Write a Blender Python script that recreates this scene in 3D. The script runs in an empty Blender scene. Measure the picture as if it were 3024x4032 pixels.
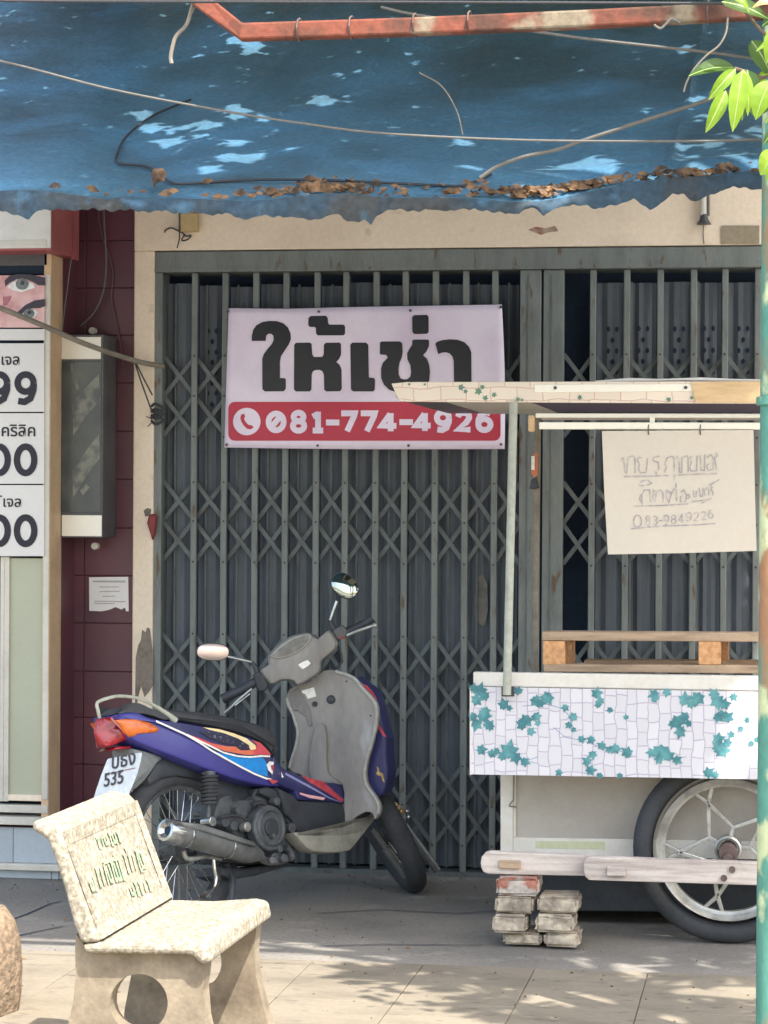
import bpy, bmesh, math, random
from mathutils import Vector, Matrix
random.seed(7)
R = math.radians
S = bpy.context.scene
COL = S.collection

# ------------------------------------------------------------------ camera, sky, sun, exposure
YAW, PITCH, ROLL, FPX = R(9.0), R(-0.27), R(0.35), 9843.0
CAM = Vector((10 * math.sin(YAW), -10 * math.cos(YAW), 1.5))
CM = (Matrix.Rotation(YAW, 3, 'Z') @ Matrix.Rotation(R(90) + PITCH, 3, 'X') @ Matrix.Rotation(ROLL, 3, 'Z'))
cd = bpy.data.cameras.new('camera'); cam = bpy.data.objects.new('camera', cd); COL.objects.link(cam)
cam.matrix_world = Matrix.Translation(CAM) @ CM.to_4x4()
cd.sensor_fit = 'HORIZONTAL'; cd.sensor_width = 36; cd.lens = 36 * FPX / 3024
cd.clip_start = 0.1; cd.clip_end = 500
S.camera = cam
SUN = Vector((0.43, -0.469, 1.0)).normalized()
w = bpy.data.worlds.new('World'); S.world = w; w.use_nodes = True
nt = w.node_tree; bg = nt.nodes['Background']
sky = nt.nodes.new('ShaderNodeTexSky'); sky.sky_type = 'NISHITA'; sky.sun_disc = False
sky.sun_elevation = math.asin(SUN.z); sky.sun_rotation = math.atan2(SUN.x, SUN.y)
sky.air_density = 1.5; sky.dust_density = 4.0; sky.ozone_density = 1.0
nt.links.new(sky.outputs[0], bg.inputs[0]); bg.inputs[1].default_value = 0.15
sl = bpy.data.lights.new('sun', 'SUN'); sl.energy = 3.0; sl.angle = R(0.5); sl.color = (1.0, 0.95, 0.87)
so = bpy.data.objects.new('sun', sl); COL.objects.link(so)
so.rotation_euler = SUN.to_track_quat('Z', 'Y').to_euler(); so.location = (3, -6, 9)
S.view_settings.view_transform = 'Standard'; S.view_settings.look = 'None'
S.view_settings.gamma = 1.0; S.view_settings.exposure = 1.72; S.view_settings.use_curve_mapping = False

# ------------------------------------------------------------------ where things stand (photo measurements -> metres)
def ray(px, py): return CM @ Vector((px - 1512, 2016 - py, -FPX))
def dp(px, py, d): return CAM + ray(px, py) * (d / FPX)
def onp(px, py, P0, N):
    r = ray(px, py); return CAM + r * ((P0 - CAM).dot(N) / r.dot(N))
def at(px, py, Y): return onp(px, py, Vector((0, Y, 0)), Vector((0, 1, 0)))
def gz(px, py, Z=0.0): return onp(px, py, Vector((0, 0, Z)), Vector((0, 0, 1)))
def crop(x0, y0, s): return lambda x, y: (x0 + x * s, y0 + y * s)
RT = Vector((math.cos(YAW), math.sin(YAW), 0)); FW = Vector((-math.sin(YAW), math.cos(YAW), 0)); UP = Vector((0, 0, 1))

# ------------------------------------------------------------------ materials
def L(r, g=None, b=None):
    if g is None: g = b = r
    f = lambda v: ((v / 255 + 0.055) / 1.055) ** 2.4 if v / 255 > 0.04045 else v / 255 / 12.92
    return (f(r), f(g), f(b), 1)
def A(r, g, b): return (r, g, b, 1)
def mat(name, base, rough=0.7, metal=0.0, dirt=None, dscale=6.0, dlo=0.45, dhi=0.75, fine=0.12, fscale=60.0,
        bump=0.15, bscale=90.0, bdist=0.004, spec=0.4, rnd=0.0, stretch=(1, 1, 1), dirt2=None, d2scale=20, d2lo=.6, d2hi=.7):
    m = bpy.data.materials.new(name); m.use_nodes = True
    n, l = m.node_tree.nodes, m.node_tree.links
    p = n['Principled BSDF']; p.inputs['Roughness'].default_value = rough; p.inputs['Metallic'].default_value = metal
    p.inputs['Specular IOR Level'].default_value = spec
    g = n.new('ShaderNodeNewGeometry')
    mp = n.new('ShaderNodeMapping'); mp.inputs['Scale'].default_value = stretch; l.new(g.outputs['Position'], mp.inputs[0])
    def noise(sc, det=4):
        t = n.new('ShaderNodeTexNoise'); t.inputs['Scale'].default_value = sc; t.inputs['Detail'].default_value = det
        l.new(mp.outputs[0], t.inputs['Vector']); return t
    def ramp(src, lo, hi):
        r_ = n.new('ShaderNodeMapRange'); r_.inputs['From Min'].default_value = lo; r_.inputs['From Max'].default_value = hi
        l.new(src, r_.inputs['Value']); return r_.outputs[0]
    def mix(f, a, b, mode='MIX'):
        x = n.new('ShaderNodeMix'); x.data_type = 'RGBA'; x.blend_type = mode
        if isinstance(f, float): x.inputs[0].default_value = f
        else: l.new(f, x.inputs[0])
        for s_, v in ((x.inputs[6], a), (x.inputs[7], b)):
            if isinstance(v, tuple): s_.default_value = v
            else: l.new(v, s_)
        return x.outputs[2]
    c = base
    if dirt: c = mix(ramp(noise(dscale, 6).outputs[0], dlo, dhi), c, dirt)
    if dirt2: c = mix(ramp(noise(d2scale, 6).outputs[0], d2lo, d2hi), c, dirt2)
    if fine:
        f = n.new('ShaderNodeMapRange'); f.inputs['To Min'].default_value = 1 - fine; f.inputs['To Max'].default_value = 1 + fine
        f.inputs['From Min'].default_value = .3; f.inputs['From Max'].default_value = .7
        l.new(noise(fscale, 5).outputs[0], f.inputs['Value']); cc = n.new('ShaderNodeCombineColor')
        for k in range(3): l.new(f.outputs[0], cc.inputs[k])
        c = mix(1.0, c, cc.outputs[0], 'MULTIPLY')
    if rnd:
        oi = n.new('ShaderNodeObjectInfo'); f = n.new('ShaderNodeMapRange')
        f.inputs['To Min'].default_value = 1 - rnd; f.inputs['To Max'].default_value = 1 + rnd
        l.new(oi.outputs['Random'], f.inputs['Value']); cc = n.new('ShaderNodeCombineColor')
        for k in range(3): l.new(f.outputs[0], cc.inputs[k])
        c = mix(1.0, c, cc.outputs[0], 'MULTIPLY')
    if isinstance(c, tuple): p.inputs['Base Color'].default_value = c
    else: l.new(c, p.inputs['Base Color'])
    if bump:
        b = n.new('ShaderNodeBump'); b.inputs['Strength'].default_value = bump; b.inputs['Distance'].default_value = bdist
        l.new(noise(bscale, 5).outputs[0], b.inputs['Height']); l.new(b.outputs[0], p.inputs['Normal'])
    m['mixfn'] = 0
    return m

MT = {}
MT['concrete'] = mat('concrete_ground', A(.235, .215, .185), .9, dirt=A(.155, .145, .13), dscale=1.6, dlo=.4, dhi=.65, fine=.15, bump=.3, bscale=60, dirt2=A(.27, .25, .22), d2scale=5)
MT['slab'] = mat('paving_concrete', A(.225, .192, .143), .88, dirt=A(.15, .128, .096), dscale=3, dlo=.45, dhi=.75, dirt2=A(.12, .105, .085), d2scale=11, d2lo=.6, d2hi=.72, fine=.1, bump=.25, rnd=.05, stretch=(1, 2, 1))
MT['cream'] = mat('cream_painted_plaster', L(236, 218, 196), .75, dirt=L(212, 192, 170), dscale=3, dlo=.5, dhi=.8, fine=.05, bump=.2, bscale=25, bdist=.003, dirt2=L(170, 150, 130), d2scale=9, d2lo=.66, d2hi=.8)
MT['plaster'] = mat('bare_grey_plaster', L(132, 122, 112), .9, dirt=L(100, 92, 85), dscale=14, fine=.15, bump=.4)
MT['maroon'] = mat('maroon_glazed_tile', L(96, 54, 64), .35, dirt=L(80, 52, 64), dscale=3, fine=.05, bump=.05, rnd=.06)
MT['grout'] = mat('maroon_grout', L(112, 70, 74), .8)
MT['gate'] = mat('grey_green_gate_paint', L(119, 124, 121), .5, dirt=L(100, 105, 103), dscale=9, fine=.08, bump=.1, dirt2=L(98, 80, 64), d2scale=16, d2lo=.62, d2hi=.7, stretch=(2, 2, .5))
MT['gatedark'] = mat('gate_strip_paint', L(100, 107, 108), .55, dirt=L(78, 80, 78), dscale=11, fine=.08)
MT['panel'] = mat('gate_sheet_steel', L(99, 106, 114), .5, dirt=L(80, 87, 95), dscale=5, fine=.08, stretch=(5, 5, .6), rnd=.1)
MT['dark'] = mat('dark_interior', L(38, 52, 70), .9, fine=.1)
MT['banner'] = mat('pinkish_white_vinyl', L(234, 221, 238), .45, dirt=L(214, 198, 220), dscale=4, fine=.02, bump=.35, bscale=5, bdist=.01)
MT['bannerink'] = mat('black_vinyl_print', L(34, 36, 44), .34, fine=.03, bump=.35, bscale=5, bdist=.012, spec=.4)
MT['bannerred'] = mat('crimson_vinyl_print', L(188, 52, 74), .4, dirt=L(176, 44, 66), dscale=4, fine=.03, bump=.35, bscale=5, bdist=.01)
MT['white'] = mat('white_paint', L(214, 210, 202), .5, dirt=L(200, 192, 178), dscale=6, fine=.04)
MT['signwhite'] = mat('sign_white', L(216, 212, 208), .5, fine=.02, bump=0)
MT['ink'] = mat('sign_black_ink', L(34, 32, 44), .5, bump=0)
MT['tan'] = mat('tan_frame', L(206, 176, 142), .6, dirt=L(186, 158, 128), dscale=10, fine=.05)
MT['alum'] = mat('cream_aluminium', L(206, 200, 188), .45, dirt=L(186, 180, 168), dscale=5, fine=.04)
MT['pane'] = mat('frosted_pane', L(172, 174, 152), .3, dirt=L(160, 162, 140), dscale=2, fine=.02, spec=.6)
MT['signred'] = mat('red_sign_casing', L(160, 88, 90), .5, dirt=L(140, 76, 80), dscale=5, fine=.04)
MT['tilegrey'] = mat('pale_blue_grey_tile', L(172, 180, 186), .35, dirt=L(152, 162, 170), dscale=2.5, fine=.04, rnd=.04)
MT['skin'] = mat('poster_skin_print', L(226, 184, 180), .4, dirt=L(196, 140, 140), dscale=14, fine=.05, bump=0)
MT['lash'] = mat('poster_dark_print', L(58, 50, 62), .4, bump=0)
MT['iris'] = mat('poster_iris_print', L(120, 130, 126), .4, dirt=L(70, 80, 80), dscale=80, bump=0)
MT['dgrey'] = mat('dark_grey_casing', L(84, 84, 86), .4, dirt=L(62, 62, 66), dscale=5)
MT['dglass'] = mat('dark_lightbox_glass', L(66, 72, 76), .2, dirt=L(88, 92, 90), dscale=8, fine=.05, bump=0, spec=.6)
MT['stripe'] = mat('faded_spiral_stripe', L(128, 128, 118), .3, dirt=L(80, 84, 84), dscale=22, dlo=.4, dhi=.6, fine=.1, bump=0)
MT['paper'] = mat('pale_paper', L(232, 228, 226), .8, fine=.03)
MT['sheet'] = mat('cream_card', L(208, 198, 184), .7, dirt=L(216, 202, 186), dscale=3, fine=.02, bump=.15, bscale=4, bdist=.01)
MT['pencil'] = mat('pencil_grey', L(172, 164, 166), .8, dirt=L(200, 190, 182), dscale=60, bump=0)
MT['cable'] = mat('grey_cable', L(104, 102, 98), .6, fine=.1)
MT['cablew'] = mat('white_cable', L(214, 212, 206), .5, fine=.1)
MT['cabled'] = mat('dark_cable', L(56, 56, 60), .6, fine=.1)
MT['pole'] = mat('weathered_pole', L(134, 126, 114), .6, fine=.15, dirt=L(110, 104, 96), dscale=15)
MT['redplastic'] = mat('red_plastic', L(124, 46, 46), .5)
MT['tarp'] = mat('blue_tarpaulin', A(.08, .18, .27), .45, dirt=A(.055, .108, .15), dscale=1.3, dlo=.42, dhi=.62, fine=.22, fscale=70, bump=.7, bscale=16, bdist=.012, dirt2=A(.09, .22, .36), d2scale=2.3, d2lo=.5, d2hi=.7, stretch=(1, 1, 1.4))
MT['dryleaf'] = mat('dry_leaf', A(.26, .15, .08), .8, dirt=A(.07, .045, .03), dscale=22, dlo=.4, dhi=.6, rnd=.2)
MT['rust'] = mat('rusty_red_pipe', L(126, 70, 54), .8, dirt=L(84, 56, 46), dscale=9, dlo=.4, dhi=.6, fine=.2, bump=.3, dirt2=L(130, 118, 100), d2scale=4, d2lo=.6, d2hi=.66)
MT['ink2'] = MT['ink']
MT['metalw'] = mat('pale_painted_metal', L(168, 170, 158), .45, dirt=L(146, 148, 136), dscale=10)
MT['tube'] = mat('white_tube', L(244, 238, 224), .4, fine=.02, bump=0)
MT['woodw'] = mat('whitewashed_wood', L(204, 194, 186), .8, dirt=L(164, 152, 146), dscale=5, dlo=.4, dhi=.7, fine=.12, stretch=(1, 1, 12), bump=.3)
MT['wood'] = mat('pallet_wood', L(176, 152, 128), .8, dirt=L(140, 118, 98), dscale=6, fine=.12, stretch=(1, 1, 9), bump=.3)
MT['endgrain'] = mat('orange_chipboard_block', L(206, 156, 112), .85, dirt=L(178, 128, 88), dscale=50, fine=.2)
MT['cab'] = mat('cream_cabinet_sheet', L(172, 165, 156), .5, dirt=L(146, 138, 130), dscale=2.5, fine=.03, dirt2=L(160, 140, 118), d2scale=5, d2lo=.62, d2hi=.8)
MT['rubber'] = mat('grey_black_rubber', L(62, 64, 68), .8, dirt=L(52, 54, 56), dscale=10)
MT['alloy'] = mat('dull_alloy', L(178, 178, 174), .35, dirt=L(120, 118, 114), dscale=12, metal=.6)
MT['hub'] = mat('rusty_hub', L(104, 88, 84), .8, dirt=L(80, 62, 56), dscale=30)
MT['paver'] = mat('mortar_grey_brick', L(188, 176, 158), .95, dirt=L(140, 130, 118), dscale=16, dlo=.4, dhi=.6, fine=.2, bump=.8, bscale=50, bdist=.008, rnd=.15)
MT['paverred'] = mat('red_brick', L(176, 168, 160), .95, dirt=L(158, 108, 92), dscale=14, dlo=.48, dhi=.56, fine=.2, bump=.8, bscale=50, bdist=.008)
MT['teal'] = mat('teal_pole_paint', L(88, 146, 130), .55, dirt=L(160, 118, 86), dscale=5, dlo=.50, dhi=.60, fine=.1, bump=.4, bscale=40, dirt2=L(196, 204, 160), d2scale=9, d2lo=.56, d2hi=.62, stretch=(1, 1, .6))
MT['terrazzo'] = mat('worn_terrazzo', A(.29, .26, .205), .85, dirt=A(.195, .172, .13), dscale=110, dlo=.42, dhi=.58, fine=.12, bump=.25, bscale=140, dirt2=A(.36, .32, .25), d2scale=60, d2lo=.5, d2hi=.62)
MT['cast'] = mat('cast_concrete', A(.25, .205, .148), .9, dirt=A(.14, .11, .08), dscale=9, dlo=.45, dhi=.7, fine=.12, bump=.3)
MT['bgreen'] = mat('faded_green_paint', A(.19, .29, .19), .8, dirt=A(.32, .32, .22), dscale=60, dlo=.45, dhi=.6)
MT['brownstone'] = mat('brown_pebbled_stone', A(.25, .18, .12), .9, dirt=A(.15, .11, .075), dscale=45, dlo=.42, dhi=.58, fine=.2, bump=.7, bscale=70, bdist=.01)
MT['greyplas'] = mat('grey_scratched_plastic', L(142, 138, 134), .55, dirt=L(118, 114, 112), dscale=8, dlo=.45, dhi=.7, fine=.08, dirt2=L(168, 170, 174), d2scale=7, d2lo=.58, d2hi=.7, bump=.05, stretch=(1, 1, .4))
MT['purple'] = mat('violet_blue_bodywork', L(66, 64, 138), .25, dirt=L(54, 54, 118), dscale=4, fine=.03, bump=0, spec=.5)
MT['navy'] = mat('navy_bodywork', L(46, 48, 92), .3, fine=.05, bump=0, spec=.5)
MT['skyblue'] = mat('bright_blue_decal', L(20, 130, 205), .35, bump=0)
MT['dwhite'] = mat('white_decal', L(232, 230, 226), .35, bump=0)
MT['dorange'] = mat('orange_decal', L(212, 110, 80), .35, dirt=L(200, 76, 88), dscale=9, dlo=.45, dhi=.55, bump=0)
MT['dred'] = mat('red_decal', L(190, 72, 84), .4, dirt=L(150, 50, 60), dscale=40, bump=0)
MT['seat'] = mat('black_vinyl_seat', L(58, 60, 64), .5, dirt=L(50, 52, 56), dscale=10, bump=.2)
MT['blackp'] = mat('black_plastic', L(54, 58, 64), .5, dirt=L(46, 48, 54), dscale=14)
MT['engine'] = mat('dusty_engine_metal', L(84, 88, 92), .55, metal=.2, dirt=L(58, 60, 62), dscale=16, fine=.2, bump=.4)
MT['chrome'] = mat('dull_chrome', L(190, 192, 192), .18, metal=.9, dirt=L(130, 130, 128), dscale=14, bump=.05)
MT['exhaust'] = mat('grey_exhaust_steel', L(126, 128, 128), .38, metal=.5, dirt=L(88, 90, 90), dscale=8, bump=.1)
MT['mirror'] = mat('mirror_glass', L(160, 168, 160), .06, metal=1, fine=0, bump=0)
MT['redlens'] = mat('red_lens', L(150, 30, 42), .15, dirt=L(110, 22, 32), dscale=20, bump=0, spec=.6)
MT['amber'] = mat('amber_lens', L(214, 110, 40), .15, dirt=L(160, 70, 26), dscale=25, bump=0, spec=.6)
MT['gold'] = mat('brassy_fitting', L(190, 160, 110), .3, metal=.5, dirt=L(90, 76, 60), dscale=40)
MT['yellowbox'] = mat('yellowed_plastic_box', L(188, 164, 116), .5, fine=.06)
MT['bark'] = mat('bark', A(.16, .12, .09), .9, dirt=A(.08, .06, .045), dscale=14, bump=.6)
MT['green_label'] = mat('pale_green_tape', L(190, 192, 158), .6, fine=.05)
MT['orange'] = mat('orange_bottle', L(206, 120, 84), .5)
MT['ply'] = mat('tan_plywood', L(222, 190, 148), .7, dirt=L(200, 168, 128), dscale=7, fine=.05, stretch=(1, 1, 6))
MT['ivy'] = mat('ivy_print', L(92, 150, 154), .5, dirt=L(62, 118, 126), dscale=26, dlo=.4, dhi=.6, bump=0)
MT['stem'] = mat('ivy_stem_print', L(120, 130, 170), .5, bump=0)

def leafmat(name, c1, c2, tr):
    m = mat(name, c1, .45, dirt=c2, dscale=12, dlo=.4, dhi=.65, fine=.1, bump=.1, spec=.5)
    n, l = m.node_tree.nodes, m.node_tree.links
    p = n['Principled BSDF']; o = n['Material Output']; t = n.new('ShaderNodeBsdfTranslucent'); t.inputs[0].default_value = tr
    x = n.new('ShaderNodeMixShader'); x.inputs[0].default_value = .45
    l.new(p.outputs[0], x.inputs[1]); l.new(t.outputs[0], x.inputs[2]); l.new(x.outputs[0], o.inputs[0]); return m
MT['leaf'] = leafmat('fresh_green_leaf', A(.17, .30, .03), A(.24, .38, .04), A(.62, .85, .03))
MT['leafdark'] = leafmat('dark_green_leaf', A(.06, .12, .03), A(.09, .17, .05), A(.14, .25, .03))

def brickprint(name, rot, c1, mortar, sx, sz):
    m = bpy.data.materials.new(name); m.use_nodes = True; n, l = m.node_tree.nodes, m.node_tree.links
    p = n['Principled BSDF']; p.inputs['Roughness'].default_value = .45
    g = n.new('ShaderNodeNewGeometry'); sp = n.new('ShaderNodeSeparateXYZ'); l.new(g.outputs['Position'], sp.inputs[0])
    cb = n.new('ShaderNodeCombineXYZ')
    l.new(sp.outputs[2 if rot else 0], cb.inputs[0]); l.new(sp.outputs[0 if rot else 2], cb.inputs[1])
    nz = n.new('ShaderNodeTexNoise'); nz.inputs['Scale'].default_value = 12; l.new(cb.outputs[0], nz.inputs['Vector'])
    ad = n.new('ShaderNodeMix'); ad.data_type = 'VECTOR'; ad.inputs[0].default_value = .025
    l.new(cb.outputs[0], ad.inputs[4]); l.new(nz.outputs['Color'], ad.inputs[5])
    b = n.new('ShaderNodeTexBrick'); b.inputs['Scale'].default_value = 1.0
    b.inputs['Brick Width'].default_value = sx; b.inputs['Row Height'].default_value = sz
    b.inputs['Mortar Size'].default_value = .0026; b.inputs['Mortar Smooth'].default_value = .8; b.offset = .5; b.squash = .8; b.squash_frequency = 3
    b.inputs['Color1'].default_value = c1; b.inputs['Color2'].default_value = tuple([v * .9 for v in c1[:3]] + [1]); b.inputs['Mortar'].default_value = mortar
    l.new(ad.outputs[1], b.inputs['Vector']); l.new(b.outputs['Color'], p.inputs['Base Color']); return m
MT['skirt'] = brickprint('brick_print_vinyl', True, L(208, 206, 212), L(168, 158, 178), .058, .036)
MT['roofprint'] = brickprint('faded_brick_print_board', False, L(236, 220, 204), L(206, 172, 156), .085, .042)

# ------------------------------------------------------------------ building helpers
WP = {}
def tag(o, label, cat, group=None, kind=None):
    if label: o['label'] = label
    if cat: o['category'] = cat
    if group: o['group'] = group
    if kind: o['kind'] = kind
    return o
def empty(name, loc, label, cat, group=None):
    o = bpy.data.objects.new(name, None); COL.objects.link(o); o.location = loc; WP[o] = Vector(loc); o.empty_display_size = .1
    return tag(o, label, cat, group)
class MB:
    def __init__(s): s.v = []; s.f = []; s.sm = False
    def add(s, vs, fs):
        k = len(s.v); s.v += [Vector(p) for p in vs]; s.f += [tuple(i + k for i in f) for f in fs]; return s
    def box(s, lo, hi):
        x0, y0, z0 = lo; x1, y1, z1 = hi
        return s.hexa([(x0, y0, z0), (x1, y0, z0), (x1, y0, z1), (x0, y0, z1)], [(x0, y1, z0), (x1, y1, z0), (x1, y1, z1), (x0, y1, z1)])
    def hexa(s, a, b): return s.loft([a, b], True)
    def loft(s, rings, cap=True, close=True):
        n = len(rings[0]); vs = [p for r in rings for p in r]; fs = []
        for k in range(len(rings) - 1):
            for i in range(n if close else n - 1):
                j = (i + 1) % n; fs.append((k * n + i, k * n + j, (k + 1) * n + j, (k + 1) * n + i))
        if cap: fs.append(tuple(range(n - 1, -1, -1))); fs.append(tuple((len(rings) - 1) * n + i for i in range(n)))
        return s.add(vs, fs)
    def prism(s, pts, vec):
        vec = Vector(vec); pts = [Vector(p) for p in pts]; return s.loft([pts, [p + vec for p in pts]])
    def tube(s, pts, r, n=8, cap=True, radii=None):
        pts = [Vector(p) for p in pts]; rings = []; prev = None
        for i, p in enumerate(pts):
            t = (pts[min(i + 1, len(pts) - 1)] - pts[max(i - 1, 0)]).normalized()
            a = t.orthogonal() if prev is None else (prev - t * prev.dot(t))
            a.normalize(); prev = a; b = t.cross(a); rr = radii[i] if radii else r
            rings.append([p + (a * math.cos(2 * math.pi * k / n) + b * math.sin(2 * math.pi * k / n)) * rr for k in range(n)])
        s.sm = True; return s.loft(rings, cap)
    def ring(s, c, ax, R1, prof, n=40):      # revolve profile [(radial offset, axial offset)] about axis at radius R1
        ax = Vector(ax).normalized(); a = ax.orthogonal().normalized(); b = ax.cross(a); c = Vector(c); rings = []
        for k in range(n + 1):
            t = 2 * math.pi * k / n; d = a * math.cos(t) + b * math.sin(t)
            rings.append([c + d * (R1 + pr) + ax * pa for pr, pa in prof])
        s.sm = True; return s.loft(rings, False)
    def disc(s, c, ax, r, h, n=24):
        ax = Vector(ax).normalized(); a = ax.orthogonal().normalized(); b = ax.cross(a); c = Vector(c)
        pts = [c + (a * math.cos(2 * math.pi * k / n) + b * math.sin(2 * math.pi * k / n)) * r for k in range(n)]
        return s.prism([p - ax * h / 2 for p in pts], ax * h)
    def ball(s, c, r, sc=(1, 1, 1), n=10):
        c = Vector(c); rings = []
        for i in range(1, n):
            ph = math.pi * i / n
            rings.append([c + Vector((math.sin(ph) * math.cos(2 * math.pi * k / 14) * sc[0], math.sin(ph) * math.sin(2 * math.pi * k / 14) * sc[1], math.cos(ph) * sc[2])) * r for k in range(14)])
        s.sm = True; return s.loft(rings, True)
    def build(s, name, m, parent=None, bevel=0.0, smooth=None, seg=2):
        me = bpy.data.meshes.new(name)
        lo = Vector([min(p[k] for p in s.v) for k in range(3)]); hi = Vector([max(p[k] for p in s.v) for k in range(3)])
        c = (lo + hi) / 2
        if parent is None: c.z = lo.z
        me.from_pydata([tuple(p - c) for p in s.v], [], s.f)
        bm = bmesh.new(); bm.from_mesh(me); bmesh.ops.recalc_face_normals(bm, faces=bm.faces)
        bm.to_mesh(me); bm.free()
        me.materials.append(MT[m] if isinstance(m, str) else m)
        sm = s.sm if smooth is None else smooth
        if sm:
            me.shade_smooth()
        o = bpy.data.objects.new(name, me); COL.objects.link(o)
        if parent is not None: o.parent = parent; o.location = c - WP[parent]
        else: o.location = c
        WP[o] = c
        if bevel:
            b = o.modifiers.new('bevel', 'BEVEL'); b.width = bevel; b.segments = seg; b.limit_method = 'ANGLE'; b.angle_limit = R(35)
        if sm:
            try:
                me.set_sharp_from_angle(angle=R(40))
            except Exception: pass
        return o
def ribbon(pts, wd, nrm, off=0.0, closed=False):     # mitred flat strip through 3D points lying in a plane
    pts = [Vector(p) for p in pts]; n = len(pts); Lf = []; Rg = []; nrm = Vector(nrm).normalized()
    for i, p in enumerate(pts):
        if closed: a, b = pts[(i - 1) % n], pts[(i + 1) % n]
        else: a, b = pts[max(i - 1, 0)], pts[min(i + 1, n - 1)]
        d1 = (p - a).normalized() if (p - a).length > 1e-9 else (b - p).normalized()
        d2 = (b - p).normalized() if (b - p).length > 1e-9 else d1
        t = (d1 + d2); t = t.normalized() if t.length > 1e-6 else d1
        s = nrm.cross(t); k = 1 / max(.55, abs(t.dot(d1)))
        Lf.append(p + s * wd / 2 * k + nrm * off); Rg.append(p - s * wd / 2 * k + nrm * off)
    fs = []
    for i in range(n if closed else n - 1):
        j = (i + 1) % n; fs.append((i, j, n + j, n + i))
    return Lf + Rg, fs
def strokes(name, paths, fn, wd, nrm, m, parent, thick=.0012, closed=False):   # lettering built from strokes, one mesh
    mb = MB()
    for k, p in enumerate(paths):
        cl = closed
        if p[0] == p[-1] and len(p) > 3: p = p[:-1]; cl = True
        vs, fs = ribbon([fn(*q) for q in p], wd, nrm, .0002 * (k % 7) + thick, cl); mb.add(vs, fs)
    o = mb.build(name, m, parent, smooth=False)
    return o
def arc(cx, cy, rx, ry, a0, a1, n=10): return [(cx + rx * math.cos(R(a0 + (a1 - a0) * i / n)), cy + ry * math.sin(R(a0 + (a1 - a0) * i / n))) for i in range(n + 1)]
DIG = {   # centre lines in a unit box, y down
 '0': [arc(.5, .5, .4, .42, 0, 360, 24)],
 '8': [arc(.5, .27, .33, .2, 0, 360, 18), arc(.5, .7, .38, .23, 0, 360, 18)],
 '1': [[(.52, .02), (.52, .92)], [(.15, .26), (.55, .12)], [(.15, .92), (.88, .92)]],
 '7': [[(.05, .1), (.9, .1), (.85, .25), (.42, .97)]],
 '4': [[(.62, .97), (.62, .06)], [(.60, .1), (.08, .7), (.95, .7)]],
 '9': [arc(.5, .34, .37, .27, 0, 360, 20), [(.87, .34), (.86, .55), (.72, .82), (.45, .93), (.16, .9)]],
 '2': [[(.12, .3), (.2, .15), (.5, .08), (.8, .16), (.84, .34), (.65, .58), (.12, .92), (.92, .92)]],
 '6': [arc(.5, .66, .37, .27, 0, 360, 20), [(.13, .66), (.14, .45), (.28, .18), (.55, .07), (.84, .1)]],
 '3': [[(.12, .15), (.5, .08), (.85, .25), (.5, .47), (.88, .7), (.5, .93), (.1, .85)]],
 '5': [[(.85, .08), (.25, .08), (.2, .45), (.55, .4), (.86, .65), (.6, .92), (.12, .88)]],
 '-': [[(.0, .52), (1, .52)]]}
def digits(specs):     # [(char,x0,x1,y0,y1)]
    out = []
    for ch, x0, x1, y0, y1 in specs:
        for p in DIG[ch]: out.append([(x0 + (x1 - x0) * a, y0 + (y1 - y0) * b) for a, b in p])
    return out
def glyphs(name, text, org, right, up, size, m, parent, depth=.0008):   # font lettering, flat print
    c = bpy.data.curves.new(name, 'FONT'); c.body = text; c.size = size; c.extrude = depth; c.offset = size * .012
    o = bpy.data.objects.new('tmp', c); COL.objects.link(o); bpy.context.view_layer.update()
    me = bpy.data.meshes.new_from_object(o.evaluated_get(bpy.context.evaluated_depsgraph_get()))
    vs = [tuple(v.co) for v in me.vertices]; fs = [tuple(p.vertices) for p in me.polygons]
    bpy.data.objects.remove(o); bpy.data.meshes.remove(me)
    r, u = Vector(right).normalized(), Vector(up).normalized(); nn = r.cross(u)
    mb = MB(); mb.add([org + r * x + u * y + nn * z for x, y, z in vs], fs)
    return mb.build(name, m, parent, smooth=False)
def bez(pts, n=8):      # smooth curve through points (Catmull-Rom)
    P = [Vector(p) for p in pts]; P = [P[0] * 2 - P[1]] + P + [P[-1] * 2 - P[-2]]; out = []
    for i in range(1, len(P) - 2):
        for k in range(n):
            t = k / n
            out.append(.5 * ((2 * P[i]) + (P[i + 1] - P[i - 1]) * t + (2 * P[i - 1] - 5 * P[i] + 4 * P[i + 1] - P[i + 2]) * t * t + (3 * P[i] - P[i - 1] - 3 * P[i + 1] + P[i + 2]) * t ** 3))
    out.append(P[-2]); return out
def px(pts, Y): return [at(x, y, Y) for x, y in pts]
def slabpx(pts, Y, depth): return MB().prism(px(pts, Y), (0, depth, 0))
def rect(x0, y0, x1, y1): return [(x0, y0), (x1, y0), (x1, y1), (x0, y1)]
def lin(prof, x):
    for (a, b), (c, d) in zip(prof, prof[1:]):
        if x <= c: return b + (d - b) * max(0, (x - a)) / (c - a)
    return prof[-1][1]
def hsh(i, k=0): return random.Random(i * 7919 + k * 104729).random()

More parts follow.
